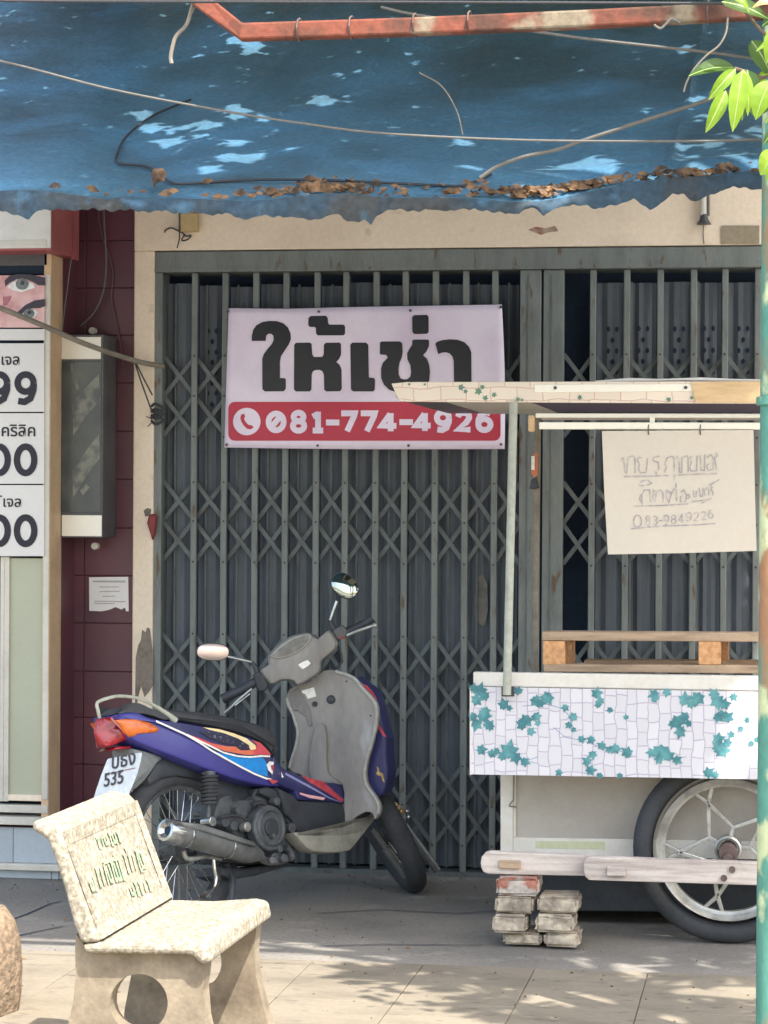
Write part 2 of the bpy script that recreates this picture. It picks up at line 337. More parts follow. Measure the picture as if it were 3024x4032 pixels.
# ------------------------------------------------------------------ ground
g = MB(); g.box((-60, -70, -.4), (60, 30, 0)); tag(g.build('ground', 'concrete'), 'bare grey concrete floor in front of the shops', None, kind='structure')
tag(MB().box((-60, -40, .0005), (60, -7.2, .003)).build('street', mat('pale_street_concrete', A(.31, .31, .30), .9)), 'pale concrete street behind the viewer', None, kind='structure')
pave = bpy.data.objects.new('pavement', None); COL.objects.link(pave); pave['kind'] = 'structure'; pave['label'] = 'pale paving slabs along the sunlit edge'
WP[pave] = Vector((0, 0, 0))
Y0 = gz(1200, 3788).y
for i in range(-6, 8):
    for j in range(7):
        x = .36 * i + .08; y1 = Y0 - j * .62
        dz = hsh(i, j) * .003
        MB().box((x + .0013, y1 - .62 + .0013, -.001), (x + .36 - .0013, y1 - .0013, .006 + dz * .5)).build('paving_slab', 'slab', pave, bevel=.002, seg=1)
# cracks and stains drawn as shallow dark seams of dirt
cr = MB()
for k, path in enumerate([[(0, 3640), (110, 3600), (200, 3560), (240, 3552)], [(60, 3690), (140, 3672), (250, 3650)], [(1250, 3600), (1500, 3585), (1800, 3600), (1960, 3590)], [(1230, 3730), (1500, 3722), (1900, 3726)]]):
    vs, fs = ribbon([gz(x, y, .0) for x, y in path], .008, (0, 0, 1), .003 + k * .0004); cr.add(vs, fs)
tag(cr.build('floor_crack', 'dark'), 'dark hairline cracks across the concrete floor', None, kind='structure')

gl = MB(); rn0 = random.Random(77)
for k in range(420):
    P = gz(rn0.uniform(-50, 3050), rn0.choice((rn0.uniform(3440, 4032), rn0.uniform(3440, 3520)))); s0 = rn0.uniform(.002, .007) * (2 if rn0.random() < .06 else 1)
    a = rn0.random() * 6.3; u = Vector((math.cos(a), math.sin(a), 0)); v = Vector((-u.y, u.x, 0)); z = Vector((0, 0, .0085))
    if P.y > -.4 and P.x < -1.05: continue
    gl.add([P + z + u * s0, P + z + v * s0 * .6 + Vector((0, 0, s0 * .5)), P + z - u * s0, P + z - v * s0 * .6, P + z - Vector((0, 0, .003))], [(0, 1, 3), (1, 2, 3), (0, 1, 4), (1, 2, 4), (2, 3, 4), (3, 0, 4)])
tag(gl.build('ground_litter', 'dryleaf'), 'crumbs of dry leaf and grit scattered over the pavement', 'litter', kind='stuff')
# ------------------------------------------------------------------ shophouse wall
XL = at(530, 2000, 0).x; XR = at(3024, 2000, 0).x + 1.6
shop = empty('shophouse', (at(1500, 2000, 0).x, .1, 0), 'cream plastered shophouse front around the grey folding gate', 'building')
ztop = at(1500, 981, 0).z; xin = at(603, 2000, -.03).x
MB().box((XL, -.03, 0), (xin, .5, ztop)).build('pillar', 'cream', shop, bevel=.006)
MB().box((XL, -.03, ztop), (XR, .5, 4.4)).build('lintel', 'cream', shop, bevel=.004)
MB().box((XR - .9, -.029, 0), (XR, .5, ztop - .001)).build('pillar', 'cream', shop, bevel=.006)
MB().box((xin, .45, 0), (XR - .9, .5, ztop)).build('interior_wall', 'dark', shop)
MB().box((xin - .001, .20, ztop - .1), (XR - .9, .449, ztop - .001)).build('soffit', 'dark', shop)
MB().prism(px([(532, 2810), (535, 2590), (545, 2540), (556, 2520), (560, 2480), (574, 2490), (580, 2470), (590, 2475), (596, 2520), (601, 2560), (601, 2700), (590, 2720), (570, 2745), (556, 2700), (545, 2740)], -.03), (0, -.003, 0)).build('peeled_patch', 'plaster', shop)
MB().prism(px([(566, 2010), (580, 2000), (596, 2004), (592, 2030), (572, 2034)], -.03), (0, -.002, 0)).build('peeled_patch', 'plaster', shop)
slabpx(rect(2841, 889, 2990, 961), -.032, -.006).build('render_patch', mat('greyish_patch', L(150, 138, 118), .8), shop)
slabpx([(2080, 905), (2110, 893), (2150, 900), (2185, 890), (2200, 910), (2160, 915), (2130, 925)], -.031, -.002).build('peeled_patch', mat('flaked_paint', L(176, 156, 140), .9, dirt=L(150, 84, 64), dscale=25), shop)
cv = MB(); cv.tube(px([(2770, 884), (2768, 920), (2772, 962)], -.034), .0015, 5); cv.build('wall_crack', 'cabled', shop)

# maroon tiled wall
wall = empty('maroon_wall', (at(380, 2000, 0).x, .1, 0), 'dark maroon glazed tile wall left of the cream pillar', 'wall')
MB().box((XL - 2.2, .002, 0), (XL - .001, .5, 4.4)).build('grout_bed', 'grout', wall)
zr = [at(400, y, 0).z for y in (1135 - 186 * 2, 1135 - 186, 1135, 1321, 1508, 1698, 1887, 2078, 2266, 2453, 2643, 2825, 3010, 3200, 3390, 3560)]
xs = [XL - .001, at(335, 2000, 0).x, at(335, 2000, 0).x - .2, at(335, 2000, 0).x - .4]
zr = [zr[0] + .19 * k for k in (4, 3, 2, 1)] + zr
for a in range(len(zr) - 1):
    for b in range(3):
        MB().box((xs[b + 1] + .0015, -.008, max(zr[a + 1], 0) + .0015), (xs[b] - .0015, .001, zr[a] - .0015)).build('wall_tile', 'maroon', wall, bevel=.0015, seg=1)

# ------------------------------------------------------------------ left shop front
yf = -.36
ls = empty('salon_front', (at(100, 3000, yf).x, yf, 0), 'white framed salon window front with price panels, cut by the left edge', 'shop front')
xp = at(196, 2200, yf).x; xw = XL - 2.2
zt = at(100, 985, yf).z; zb = at(100, 3255, yf).z
MB().box((xp - .03, yf, at(100, 3255, yf).z + .001), (xp, yf + .16, zt)).build('frame_post', 'tan', ls, bevel=.002)
def lrect(name, x0, y0, x1, y1, m, dy=0, th=.02, bev=.002, par=None):
    a = at(x0, y0, yf - dy); b = at(x1, y1, yf - dy)
    return MB().box((a.x, yf - dy, b.z), (b.x, yf - dy + th, a.z)).build(name, m, par or ls, bevel=bev)
lrect('frame_head', -400, 990, 186, 1045, 'dgrey', 0, .1)
lrect('dark_gap', -400, 1045, 186, 1078, 'dark', -.02, .05)
lrect('frame_stile', 176, 1080, 187, 3150, 'alum', .004, .03)
lrect('window_frame', -400, 3158, 187, 3203, 'alum', .004, .05)
lrect('window_sill', -400, 3205, 235, 3253, 'alum', .03, .14)
for x0, x1 in ((-400, 2), (12, 175)):
    pn = lrect('window_pane' if x0 > 0 else 'window_pane', x0, 2196, x1, 3140, 'pane' if x0 > 0 else 'dglass', -.02, .01)
lrect('window_stile', 2, 2192, 12, 3156, 'alum', -.005, .03)
lrect('window_stile', 12, 2192, 32, 3156, 'alum', -.008, .03)
lrect('window_rail', 12, 3128, 176, 3156, MT['cream'], -.009, .03)
MB().box((xp - 1.5, yf + .12, zb), (xp - .031, 0, zt + .6)).build('inner_wall', 'dark', ls)
MB().box((xp - .031, yf + .161, .1), (xp - .001, 0.0, zt)).build('reveal', 'maroon', ls)
# tiled base with ledge
zl0, zl1 = at(60, 3425, yf - .02).z, at(60, 3400, yf - .02).z
MB().box((xp - 1.5, yf + .01, 0), (xp + .045, -.009, zb - .002)).build('base_wall', 'grout', ls)
xj = at(52, 3300, yf).x
for a in range(-3, 2):
    x0, x1 = xj + (a - 1) * .32, xj + a * .32
    x1 = min(x1, xp + .045)
    if x1 - x0 < .05: continue
    MB().box((x0 + .001, yf, zl1 + .001), (x1 - .001, yf + .012, zb - .004)).build('base_tile', 'tilegrey', ls, bevel=.001, seg=1)
    MB().box((x0 + .161, yf - .012, .001), (min(x1 + .159, xp + .045), yf + .012, zl0 - .001)).build('base_tile', 'tilegrey', ls, bevel=.001, seg=1)
MB().box((xp + .0455, yf, .001), (xp + .055, -.009, zb - .004)).build('base_tile', 'tilegrey', ls)
MB().box((xp - 1.5, yf - .035, zl0), (xp + .056, yf + .01, zl1)).build('ledge', 'alum', ls, bevel=.003)
# poster and price panels
def lp(x, y, off=.012): return at(x, y, yf - off)
po = empty('eye_poster', lp(90, 1290, .01), 'poster of two green-grey eyes above the price panels', 'poster')
slabpx(rect(-60, 1085, 177, 1290), yf - .004, -.006).build('print', 'skin', po)
slabpx(rect(-60, 1296, 177, 1340), yf - .004, -.006).build('white_border', 'signwhite', po)
E5 = crop(0, 900, .3014)
def ep(pts, off, name, m): MB().prism([at(*E5(x, y), yf - off) for x, y in pts], (0, -.0008, 0)).build(name, m, po)
ep([(60, 680), (120, 620), (230, 595), (400, 600), (590, 640), (590, 740), (500, 740), (430, 700), (340, 660), (220, 660), (120, 710), (70, 760)], .0115, 'upper_lid', 'lash')
ep([(100, 760), (160, 700), (300, 670), (430, 720), (460, 770), (380, 800), (280, 830), (180, 810)], .0112, 'eye_white', 'dwhite')
ep([(290 + 85 * math.cos(t * .3), 725 + 75 * math.sin(t * .3)) for t in range(21)], .0127, 'iris', 'iris')
ep([(295 + 28 * math.cos(t * .5), 712 + 26 * math.sin(t * .5)) for t in range(12)], .0138, 'pupil', 'lash')
ep([(230, 1090), (330, 1000), (450, 940), (590, 920), (590, 1010), (520, 1040), (420, 1040), (330, 1080), (260, 1130)], .0115, 'upper_lid', 'lash')
ep([(290, 1130), (350, 1075), (450, 1060), (500, 1090), (450, 1160), (380, 1180)], .0112, 'eye_white', 'dwhite')
ep([(380 + 70 * math.cos(t * .3), 1110 + 62 * math.sin(t * .3)) for t in range(21)], .0127, 'iris', 'iris')
ep([(385 + 26 * math.cos(t * .5), 1095 + 24 * math.sin(t * .5)) for t in range(12)], .0138, 'pupil', 'lash')
ep([(40, 890), (150, 880), (90, 1000), (40, 1010)], .0115, 'shade_patch', mat('rose_print', L(178, 110, 120), .4))
H = crop(0, 1330, .3931)
for (y0, y1, lab, th_, txt, tx, ty, dg) in ((1352, 1622, 'white price panel reading 99 with small Thai word above', 0, 'เจล', 4, 270, ('9', 345, 665)),
                            (1627, 1905, 'white price panel reading 00, middle one of the three', 0, 'คริลิค', 5, 985, ('0', 1065, 1380)),
                            (1910, 2190, 'white price panel reading 00, lowest of the three', 0, '์เจล', 22, 1692, ('0', 1775, 2090))):
    pp = empty('price_panel', at(90, y1, yf - .004), lab, 'price sign', 'price panels on the salon window')
    slabpx(rect(-160, y0, 176, y1), yf - .004, -.007).build('board', 'signwhite', pp, bevel=.001, seg=1)
    f = lambda x, y: at(*H(x, y), yf - .012)
    ch, a, b = dg
    strokes('numeral', digits([(ch, 148, 366, a, b), (ch, -118, 100, a, b)]), f, .0262, (0, -1, 0), 'ink', pp, .001)
    glyphs('thai_word', txt, at(*H(tx, ty), yf - .0125), (1, 0, 0), (0, 0, 1), .058 if txt != 'คริลิค' else .064, 'ink', pp)
# red box sign
rs = empty('box_sign', at(80, 985, yf - .1), 'red box sign with white front panel under the left end of the awning', 'sign')
a, b = at(205, 700, -.52), at(205, 985, -.52)
MB().box((a.x - 1.2, -.52, b.z), (a.x, -.16, a.z + .3)).build('casing', 'signred', rs, bevel=.004)
MB().box((a.x - 1.2, -.526, b.z + .008), (a.x - .002, -.5205, a.z + .3)).build('front_frame', 'white', rs, bevel=.003)
MB().box((a.x - 1.2, -.5285, b.z + .016), (a.x - .018, -.5265, b.z + .04)).build('trim', 'alum', rs, bevel=.002)
MB().box((a.x + .0005, -.24, b.z - .008), (a.x + .006, -.16, a.z + .3)).build('flange', 'signred', rs)
# barber light box
bx = empty('barber_light_box', at(320, 2120, -.01), 'dark wall light box with diagonal spiral stripe and white end caps', 'light box')
yb = -.21
def bb(name, x0, y0, x1, y1, m, y=yb, y2=-.012, bev=.003):
    a = at(x0, y0, y); b = at(x1, y1, y); return MB().box((a.x, y, b.z), (b.x, y2, a.z)).build(name, m, bx, bevel=bev)
bb('casing', 238, 1318, 404, 2118, 'dgrey')
bb('end_cap', 242, 1327, 397, 1414, 'tube', yb - .004, yb - .0005)
bb('end_cap', 243, 2028, 400, 2112, 'tube', yb - .004, yb - .0005)
bb('glass', 244, 1424, 396, 2018, 'dglass', yb - .003, yb - .0005)
C3 = crop(0, 800, .678)
for poly in ([(420, 1160), (490, 1080), (575, 990), (580, 1090), (560, 1170), (500, 1240), (425, 1350)], [(420, 1560), (490, 1450), (575, 1340), (580, 1480), (520, 1560), (425, 1710)],
             [(430, 1030), (445, 1020), (462, 1080), (445, 1090)], [(465, 1670), (500, 1630), (520, 1650), (480, 1700)], [(410, 930), (425, 940), (428, 1000), (412, 980)]):
    MB().prism([at(*C3(x, y), yb - .0035) for x, y in poly], (0, -.0006, 0)).build('stripe', 'stripe', bx)
for (x, y) in ((366, 1303), (376, 2150)):
    MB().disc(at(x, y, -.1), (0, 1, 0), .014, .03, 12).build('bracket_knob', 'alum', bx)
# paper notice
npb = MB().prism(px([(351, 2273), (505, 2271), (507, 2407), (497, 2407), (492, 2392), (478, 2400), (455, 2390), (438, 2398), (422, 2403), (400, 2407), (352, 2405)], -.009), (0, -.0015, 0))
nr = npb.build('paper_notice', 'paper'); tag(nr, 'small torn white paper notice stuck on the maroon tiles', 'notice')
K = crop(300, 2200, .8439)
strokes('printed_lines', [[(78, 104), (230, 104)], [(78, 108), (232, 109)], [(108, 132), (200, 131)], [(110, 153), (205, 152)], [(122, 176), (182, 175)], [(85, 198), (232, 200)], [(85, 208), (180, 209)]], lambda x, y: at(*K(x, y), -.0108), .0035, (0, -1, 0), mat('faint_print', L(176, 170, 172), .8, bump=0), nr, .0005)
# junction box
jb = empty('junction_box', at(740, 912, -.05), 'small yellowed electrical box with loose wires on the lintel', 'electrical box')
slabpx(rect(707, 838, 776, 912), -.07, .038).build('casing', 'yellowbox', jb, bevel=.004)
slabpx(rect(703, 838, 709, 914), -.074, .04).build('side_clip', 'dgrey', jb)
w_ = MB(); F1 = crop(0, 0, .9114)
for p in ([(775, 1000), (775, 1030), (765, 1072)], [(785, 1000), (800, 1020), (825, 1018), (810, 1035), (785, 1038), (800, 1010)], [(775, 1000), (740, 985), (715, 995), (712, 1005)]):
    w_.tube(bez([at(*F1(x, y), -.05) for x, y in p]), .003, 6)
w_.build('loose_wires', 'cabled', jb)
# conduit with dark bell end
cb_ = empty('conduit_pipe', at(2770, 880, -.05), 'short grey conduit ending in a dark flared bell beneath the awning right end', 'pipe')
b_ = MB(); b_.tube([at(2768, 700, -.06), at(2768, 848, -.06)], .014, 10); b_.build('pipe', 'alum', cb_)
b_ = MB(); b_.tube([at(2786, 700, -.05), at(2786, 850, -.05)], .008, 8); b_.build('pipe', 'dgrey', cb_)
b_ = MB(); b_.tube([at(2772, 844, -.06), at(2772, 866, -.06), at(2772, 884, -.06)], .01, 12, radii=[.014, .018, .03]); b_.build('bell', 'dgrey', cb_)
# red bag hook
rb = MB(); rb.prism(px([(590, 2028), (606, 2022), (622, 2030), (618, 2070), (614, 2105), (604, 2130), (596, 2100), (583, 2060)], -.04), (0, -.025, 0))
tag(rb.build('red_pouch', 'redplastic', bevel=.008), 'small red plastic pouch on the left gate jamb', 'pouch')

# ------------------------------------------------------------------ folding gate
gate = empty('folding_gate', (at(1500, 2000, 0).x, .05, 0), 'grey-green folding steel gate with crossed lattice strips, closed', 'gate')
gx = [766, 887, 1010, 1128, 1249, 1363, 1481, 1599, 1715, 1834, 1948]
gx2 = [2335, 2468, 2600, 2731, 2857, 2984, 3112]
zh0, zh1 = at(1200, 1068, -.02).z, at(1200, 984, -.02).z
xe = at(3240, 2000, 0).x
MB().box((xin + .001, -.025, zh0), (xe, .19, zh1 - .002)).build('header_beam', 'gate', gate, bevel=.004)
MB().box((xin + .002, -.029, zh0 + .004), (xe, -.0255, zh0 + .016)).build('header_lip', 'gate', gate)
a = at(603, 2000, 0); b = at(640, 2000, 0)
MB().box((a.x + .002, -.02, 0), (b.x, .1, zh0 - .001)).build('jamb', 'gate', gate, bevel=.003)
MB().box((xin + .001, .0, 0.0), (xe, .12, .02)).build('floor_track', 'gatedark', gate)
def gxx(p, row=1150): return at(p, row, 0).x
bars = [gxx(p) for p in gx] + [gxx(p) for p in gx2]
RIV = [at(1100, y, 0).z for y in (1400, 1559, 1720, 1900, 2054, 2215, 2500, 2662, 2825, 3000, 3155, 3310)]
for k, x in enumerate(bars):
    dx = (hsh(k) - .5) * .004
    bw_ = (hsh(k, 9) - .5) * .006
    m_ = MB().loft([[(x - .0125 + dx + bw_ * q, -.004, z), (x + .0125 + dx + bw_ * q, -.004, z), (x + .0125 + dx + bw_ * q, .018, z), (x - .0125 + dx + bw_ * q, .018, z)] for z, q in ((.02, 0), (.8, .6), (1.3, 1), (1.9, .4), (zh0 - .0015, 0))]).build('gate_bar', 'gate', gate, bevel=.004)
    for rz in RIV: MB().disc((x + dx + bw_ * .5, -.0045, rz), (0, 1, 0), .0042, .004, 8).build('rivet', 'cabled', m_)
for p0, p1 in ((2049, 2133), (2141, 2222)):
    x0, x1 = gxx(p0), gxx(p1)
    MB().box((x0, -.012, .02), (x1, .03, zh0 - .0015)).build('door_stile', 'gate', gate, bevel=.004)
    MB().box((x0 + .028, -.0145, .02), (x0 + .034, -.0122, zh0 - .02)).build('stile_seam', 'gatedark', gate)
allx = [gxx(640)] + bars[:11] + [gxx(2052)]; allr = [gxx(2220)] + bars[11:]
lev = [at(1100, y, 0).z for y in (1559, 2054, 2662, 3155)]
def strip(x0, z0, x1, z1, y):
    d = Vector((x1 - x0, 0, z1 - z0)).normalized(); nrm = Vector((-d.z, 0, d.x)) * .0085
    p = [Vector((x0, y, z0)) + nrm, Vector((x1, y, z1)) + nrm, Vector((x1, y, z1)) - nrm, Vector((x0, y, z0)) - nrm]
    MB().prism(p, (0, .003, 0)).build('lattice_strip', 'gatedark', gate)
dz = .163
for xsq in (allx, allr):
    n = len(xsq)
    for zc in lev:
        for i in range(-1, n - 1):
            # two-bay strips, clipped at the ends; crossing pairs in every bay
            i0, i1 = max(i, 0), min(i + 2, n - 1)
            if i1 <= i0: continue
            t0, t1 = i0 - i, i1 - i
            j = (hsh(i, 5) - .5) * .006
            strip(xsq[i0], zc + dz - t0 * dz + j, xsq[i1], zc + dz - t1 * dz + j, .022)
            strip(xsq[i0], zc - dz + t0 * dz + j, xsq[i1], zc - dz + t1 * dz + j, .027)
# folded sheet panels behind the bars, ribbed, with clusters of vent holes
zp = at(1200, 1115, 0).z
def panel(x0, x1, y, m, holes, k, top=None):
    prof = []; n = 6
    for i in range(n + 1):
        t = i / n; prof.append((x0 + (x1 - x0) * t, y + (.012 if i in (1, 5) else -.004 if i in (2, 4) else 0)))
    mb = MB(); tz = top or zp
    vs = [(x, yy, .03) for x, yy in prof] + [(x, yy, tz) for x, yy in prof]
    mb.add(vs, [(i, i + 1, n + 2 + i, n + 1 + i) for i in range(n)])
    mb.add([(x, yy + .004, z) for x, yy, z in vs], [(i, i + 1, n + 2 + i, n + 1 + i) for i in range(n)])
    p = mb.build('gate_panel', m, gate)
    if holes:
        xc = (x0 + x1) / 2
        for row, n2 in ((1295, 2), (1338, 1), (1380, 2), (1422, 1), (1462, 2), (1505, 1), (1545, 2), (1590, 1)):
            zz = at(1500, row, 0).z
            for dx in ((-.017, .017) if n2 == 2 else (0,)):
                pts = [(xc + dx + .0075 * math.cos(t * .79), y - .0065, zz + .011 * math.sin(t * .79)) for t in range(8)]
                MB().prism(pts, (0, -.0006, 0)).build('vent_hole', 'dark', p)
pk = 0
for i in range(len(allx) - 1):
    xa, xb = allx[i], allx[i + 1]; k = i
    panel(xa + .004, xb - .016, .075 + .012 * hsh(k, 1), 'panel', i in (1, 9), k, zp + (hsh(k, 2) - .5) * .02)
    MB().box((xa + .036 + .02 * hsh(k, 8), .05, .03), (xa + .043 + .02 * hsh(k, 8), .058, zp)).build('panel_fold', 'gatedark', gate)
    MB().box((xb - .012, .085, .03), (xb + .002, .1, zh0 - .01)).build('panel_fold', 'dark' if hsh(k, 3) > .4 else 'gatedark', gate)
for i in range(1, len(allr) - 1):
    xa, xb = allr[i], allr[i + 1]
    panel(xa + .01, xb - .018 + (.02 if i % 2 else 0), .07 + .02 * (i % 2), 'panel', True, i, zp + (hsh(i, 2) - .5) * .01)
    if i % 2 == 0: MB().box((xa + .012, .05, .03), (xa + .02, .062, zp)).build('panel_fold', 'gate', gate)
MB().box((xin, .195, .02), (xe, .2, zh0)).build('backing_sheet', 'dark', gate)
st = MB(); st.prism(px([(1868, 2310), (1885, 2270), (1900, 2260), (1918, 2300), (1922, 2400), (1908, 2465), (1890, 2460), (1868, 2420)], .063), (0, -.001, 0)).build('tape_patch', mat('peeled_tape', L(120, 116, 110), .7, dirt=L(86, 86, 88), dscale=18), gate)

# ------------------------------------------------------------------ rental banner
C4 = crop(500, 950, .9645)
bn = empty('rental_banner', at(1430, 1768, -.02), 'white vinyl banner with black Thai lettering and red phone number band', 'banner')
YB = -.034
top = [(900, 1213), (1130, 1216), (1300, 1211), (1560, 1206), (1800, 1202), (1976, 1199)]
bot = [(883, 1762), (1130, 1766), (1430, 1769), (1700, 1769), (1987, 1768)]
mb = MB(); nx, nz = 48, 20
def by(t, u): return YB + .0008 * math.sin(t * 9 + u * 3) + .0005 * math.sin(t * 23) * (1 - u)
vs = []
for j in range(nz + 1):
    for i in range(nx + 1):
        t, u = i / nx, j / nz
        xt = 900 + (1976 - 900) * t; xb = 883 + (1987 - 883) * t
        x = xt + (xb - xt) * u; y = lin(top, xt) * (1 - u) + lin(bot, xb) * u
        if i == nx: x += 6 * math.sin(u * 3.1)
        p = at(x, y, YB); p.y = by(t, u); vs.append(p)
mb.add(vs, [(j * (nx + 1) + i, j * (nx + 1) + i + 1, (j + 1) * (nx + 1) + i + 1, (j + 1) * (nx + 1) + i) for j in range(nz) for i in range(nx)])
sh = mb.build('vinyl_sheet', 'banner', bn, smooth=True)
sm_ = sh.modifiers.new('thick', 'SOLIDIFY'); sm_.thickness = .001
E = crop(900, 1180, .6631); YL = YB - .0018
LET = [
 [(137, 245), (138, 215), (146, 180), (165, 152), (200, 133), (240, 126), (285, 127), (325, 140), (352, 165), (368, 200), (370, 235), (358, 265), (335, 300), (312, 335), (305, 370), (305, 465), (334, 466), (340, 474), (340, 528), (328, 544), (216, 545), (201, 532), (200, 350), (210, 322), (232, 292), (258, 262), (268, 240), (266, 214), (252, 202), (236, 203), (223, 214), (220, 245)],
 [(390, 268), (400, 256), (482, 255), (493, 264), (497, 325), (507, 340), (556, 340), (565, 325), (566, 268), (577, 256), (660, 255), (668, 266), (668, 325), (658, 350), (640, 370), (660, 388), (671, 415), (672, 530), (662, 544), (580, 545), (568, 535), (566, 445), (556, 424), (540, 417), (515, 418), (500, 427), (494, 445), (492, 533), (482, 545), (400, 545), (388, 533)],
 [(475, 108), (488, 97), (577, 95), (588, 108), (592, 142), (600, 148), (682, 148), (692, 158), (692, 202), (682, 212), (530, 212), (520, 203), (518, 168), (510, 162), (482, 162), (473, 150)],
 [(723, 268), (735, 255), (817, 255), (830, 268), (833, 462), (862, 465), (870, 474), (868, 535), (858, 545), (740, 545), (727, 533)],
 [(899, 255), (910, 248), (1018, 248), (1031, 260), (1034, 310), (1028, 345), (1015, 375), (1009, 410), (1010, 445), (1020, 466), (1040, 474), (1062, 472), (1080, 456), (1084, 430), (1080, 390), (1062, 355), (1060, 318), (1075, 290), (1090, 268), (1092, 240), (1102, 237), (1186, 237), (1191, 246), (1190, 275), (1175, 308), (1155, 330), (1178, 352), (1191, 385), (1196, 430), (1192, 480), (1176, 516), (1145, 540), (1090, 550), (1000, 550), (955, 536), (922, 504), (906, 465), (905, 410), (916, 375), (945, 345), (936, 328), (904, 326), (898, 318)],
 [(1090, 103), (1102, 92), (1178, 90), (1188, 102), (1188, 192), (1178, 203), (1104, 204), (1092, 193)],
 [(1228, 262), (1238, 250), (1270, 240), (1315, 235), (1360, 238), (1400, 252), (1428, 280), (1441, 312), (1443, 545), (1340, 545), (1337, 365), (1330, 338), (1314, 320), (1290, 312), (1265, 315), (1245, 323)]]
for k, p in enumerate(LET):
    MB().prism([at(*E(x, y), YL) for x, y in p], (0, -.0006, 0)).build('thai_letter', 'bannerink', bn)
G = crop(880, 1560, .6751)
def rr(x0, y0, x1, y1, r, sk=lambda x: 0):
    o = []
    for cx, cy, a in ((x1 - r, y0 + r, -90), (x1 - r, y1 - r, 0), (x0 + r, y1 - r, 90), (x0 + r, y0 + r, 180)):
        for t in range(6): o.append((cx + r * math.cos(R(a + t * 18)), cy + r * math.sin(R(a + t * 18)) + sk(cx)))
    return o
MB().prism([at(*G(x, y), YB - .0018) for x, y in rr(28, 33, 1616, 260, 38)], (0, -.0006, 0)).build('red_band', 'bannerred', bn)
MB().prism([at(*G(x, y), YB - .0026) for x, y in arc(136, 148, 80, 80, 0, 351, 39)], (0, -.0005, 0)).build('phone_disc', 'banner', bn)
MB().prism([at(*G(x, y), YB - .0033) for x, y in [(103, 108), (120, 102), (126, 118), (120, 130), (124, 142), (136, 158), (148, 168), (160, 168), (172, 176), (174, 184), (158, 194), (138, 190), (118, 172), (104, 148), (98, 126)]], (0, -.0005, 0)).build('phone_handset', 'bannerred', bn)
ds = digits([('0', 252, 362, 92, 208), ('8', 394, 482, 88, 210), ('1', 508, 592, 88, 210), ('-', 598, 676, 92, 210), ('7', 682, 775, 88, 208), ('7', 796, 892, 88, 208), ('4', 912, 1014, 92, 208),
             ('-', 1026, 1106, 92, 206), ('4', 1112, 1214, 92, 206), ('9', 1232, 1328, 84, 206), ('2', 1356, 1448, 86, 204), ('6', 1474, 1570, 86, 206)]) + [[(282, 178), (332, 118)]]
strokes('phone_number', ds, lambda x, y: at(*G(x, y), YB - .0024), .0235, (0, -1, 0), 'banner', bn, .0004)
for x, y in ((411, 287), (783, 287), (1157, 283), (1526, 268), (406, 831), (778, 834), (1149, 834), (1527, 829)):
    MB().disc(at(*C4(x, y), YB - .003), (0, 1, 0), .0055, .003, 10).build('eyelet', 'dgrey', bn)
tb = MB()
for x, y in ((783, 275), (1157, 268), (1526, 262)): tb.tube([at(*C4(x, y + 12), YB - .004), at(*C4(x - 28, y - 6), -.006)], .0015, 5)
tb.build('tie_wire', 'cabled', bn)

# ------------------------------------------------------------------ awning tarpaulin
YT = -2.66
fold = [(-500, 765), (0, 765), (700, 775), (1500, 782), (2000, 778), (2350, 760), (2700, 722), (3024, 705), (3600, 700)]
val = [(-500, 825), (0, 825), (60, 845), (120, 872), (155, 826), (230, 828), (530, 830), (720, 840), (900, 845), (960, 864), (1100, 850), (1180, 864), (1280, 864), (1330, 845), (1370, 868), (1420, 878), (1440, 870), (1462, 888), (1480, 858), (1512, 832), (1895, 828), (1968, 842), (2040, 840), (2095, 819), (2145, 851), (2186, 823), (2314, 805), (2350, 828), (2496, 789), (2560, 828), (2651, 769), (2692, 764), (2742, 801), (2806, 769), (2861, 741), (3010, 745), (3600, 750)]
aw = empty('awning', (0, YT, 0), 'dirty blue tarpaulin awning with ragged lower edge across the top', 'awning')
TX0, TX1 = -1100, 3395
def tarp(px_, t):      # t: 0 front fold .. 1 at the wall
    p = at(px_, lin(fold, px_), YT); ztop_ = 3.62
    y = YT + (-.035 - YT) * t; z = p.z + (ztop_ - p.z) * t
    z -= .10 * math.sin(math.pi * t) + .02 * math.exp(-((t - .035) / .02) ** 2) * 1.0
    z += .006 * math.sin(px_ * .011 + t * 4) + .010 * math.sin(px_ * .0043 + 1.7 + t * 2.5) * (1 - t)
    z += .012 * math.exp(-((px_ - 1190 + t * 120) / 14) ** 2) + .014 * math.exp(-((px_ - 2610 - t * 90) / 16) ** 2)
    z += .007 * math.exp(-((px_ - 470 - t * 300) / 22) ** 2) + .008 * math.exp(-((px_ - 1720 + t * 200) / 12) ** 2) + .006 * math.exp(-((px_ - 2080 - t * 60) / 9) ** 2) - .005 * math.exp(-((t - .33 - px_ * .00002) / .006) ** 2)
    if px_ > 1650: z += .018 * min(1, (px_ - 1650) / 500) * math.sin(t * 60 + px_ * .003) * math.exp(-(t / .16) ** 2)
    return Vector((p.x, y, z))
nx, ny = 170, 110
mb = MB()
vs = []
for j in range(ny + 1):
    t = (j / ny) ** 1.6
    for i in range(nx + 1): vs.append(tarp(TX0 + (TX1 - TX0) * i / nx, t))
mb.add(vs, [(j * (nx + 1) + i, j * (nx + 1) + i + 1, (j + 1) * (nx + 1) + i + 1, (j + 1) * (nx + 1) + i) for j in range(ny) for i in range(nx)])
mb.build('canvas', 'tarp', aw, smooth=True)
mb = MB(); vs = []; nxv = 500; nzv = 6
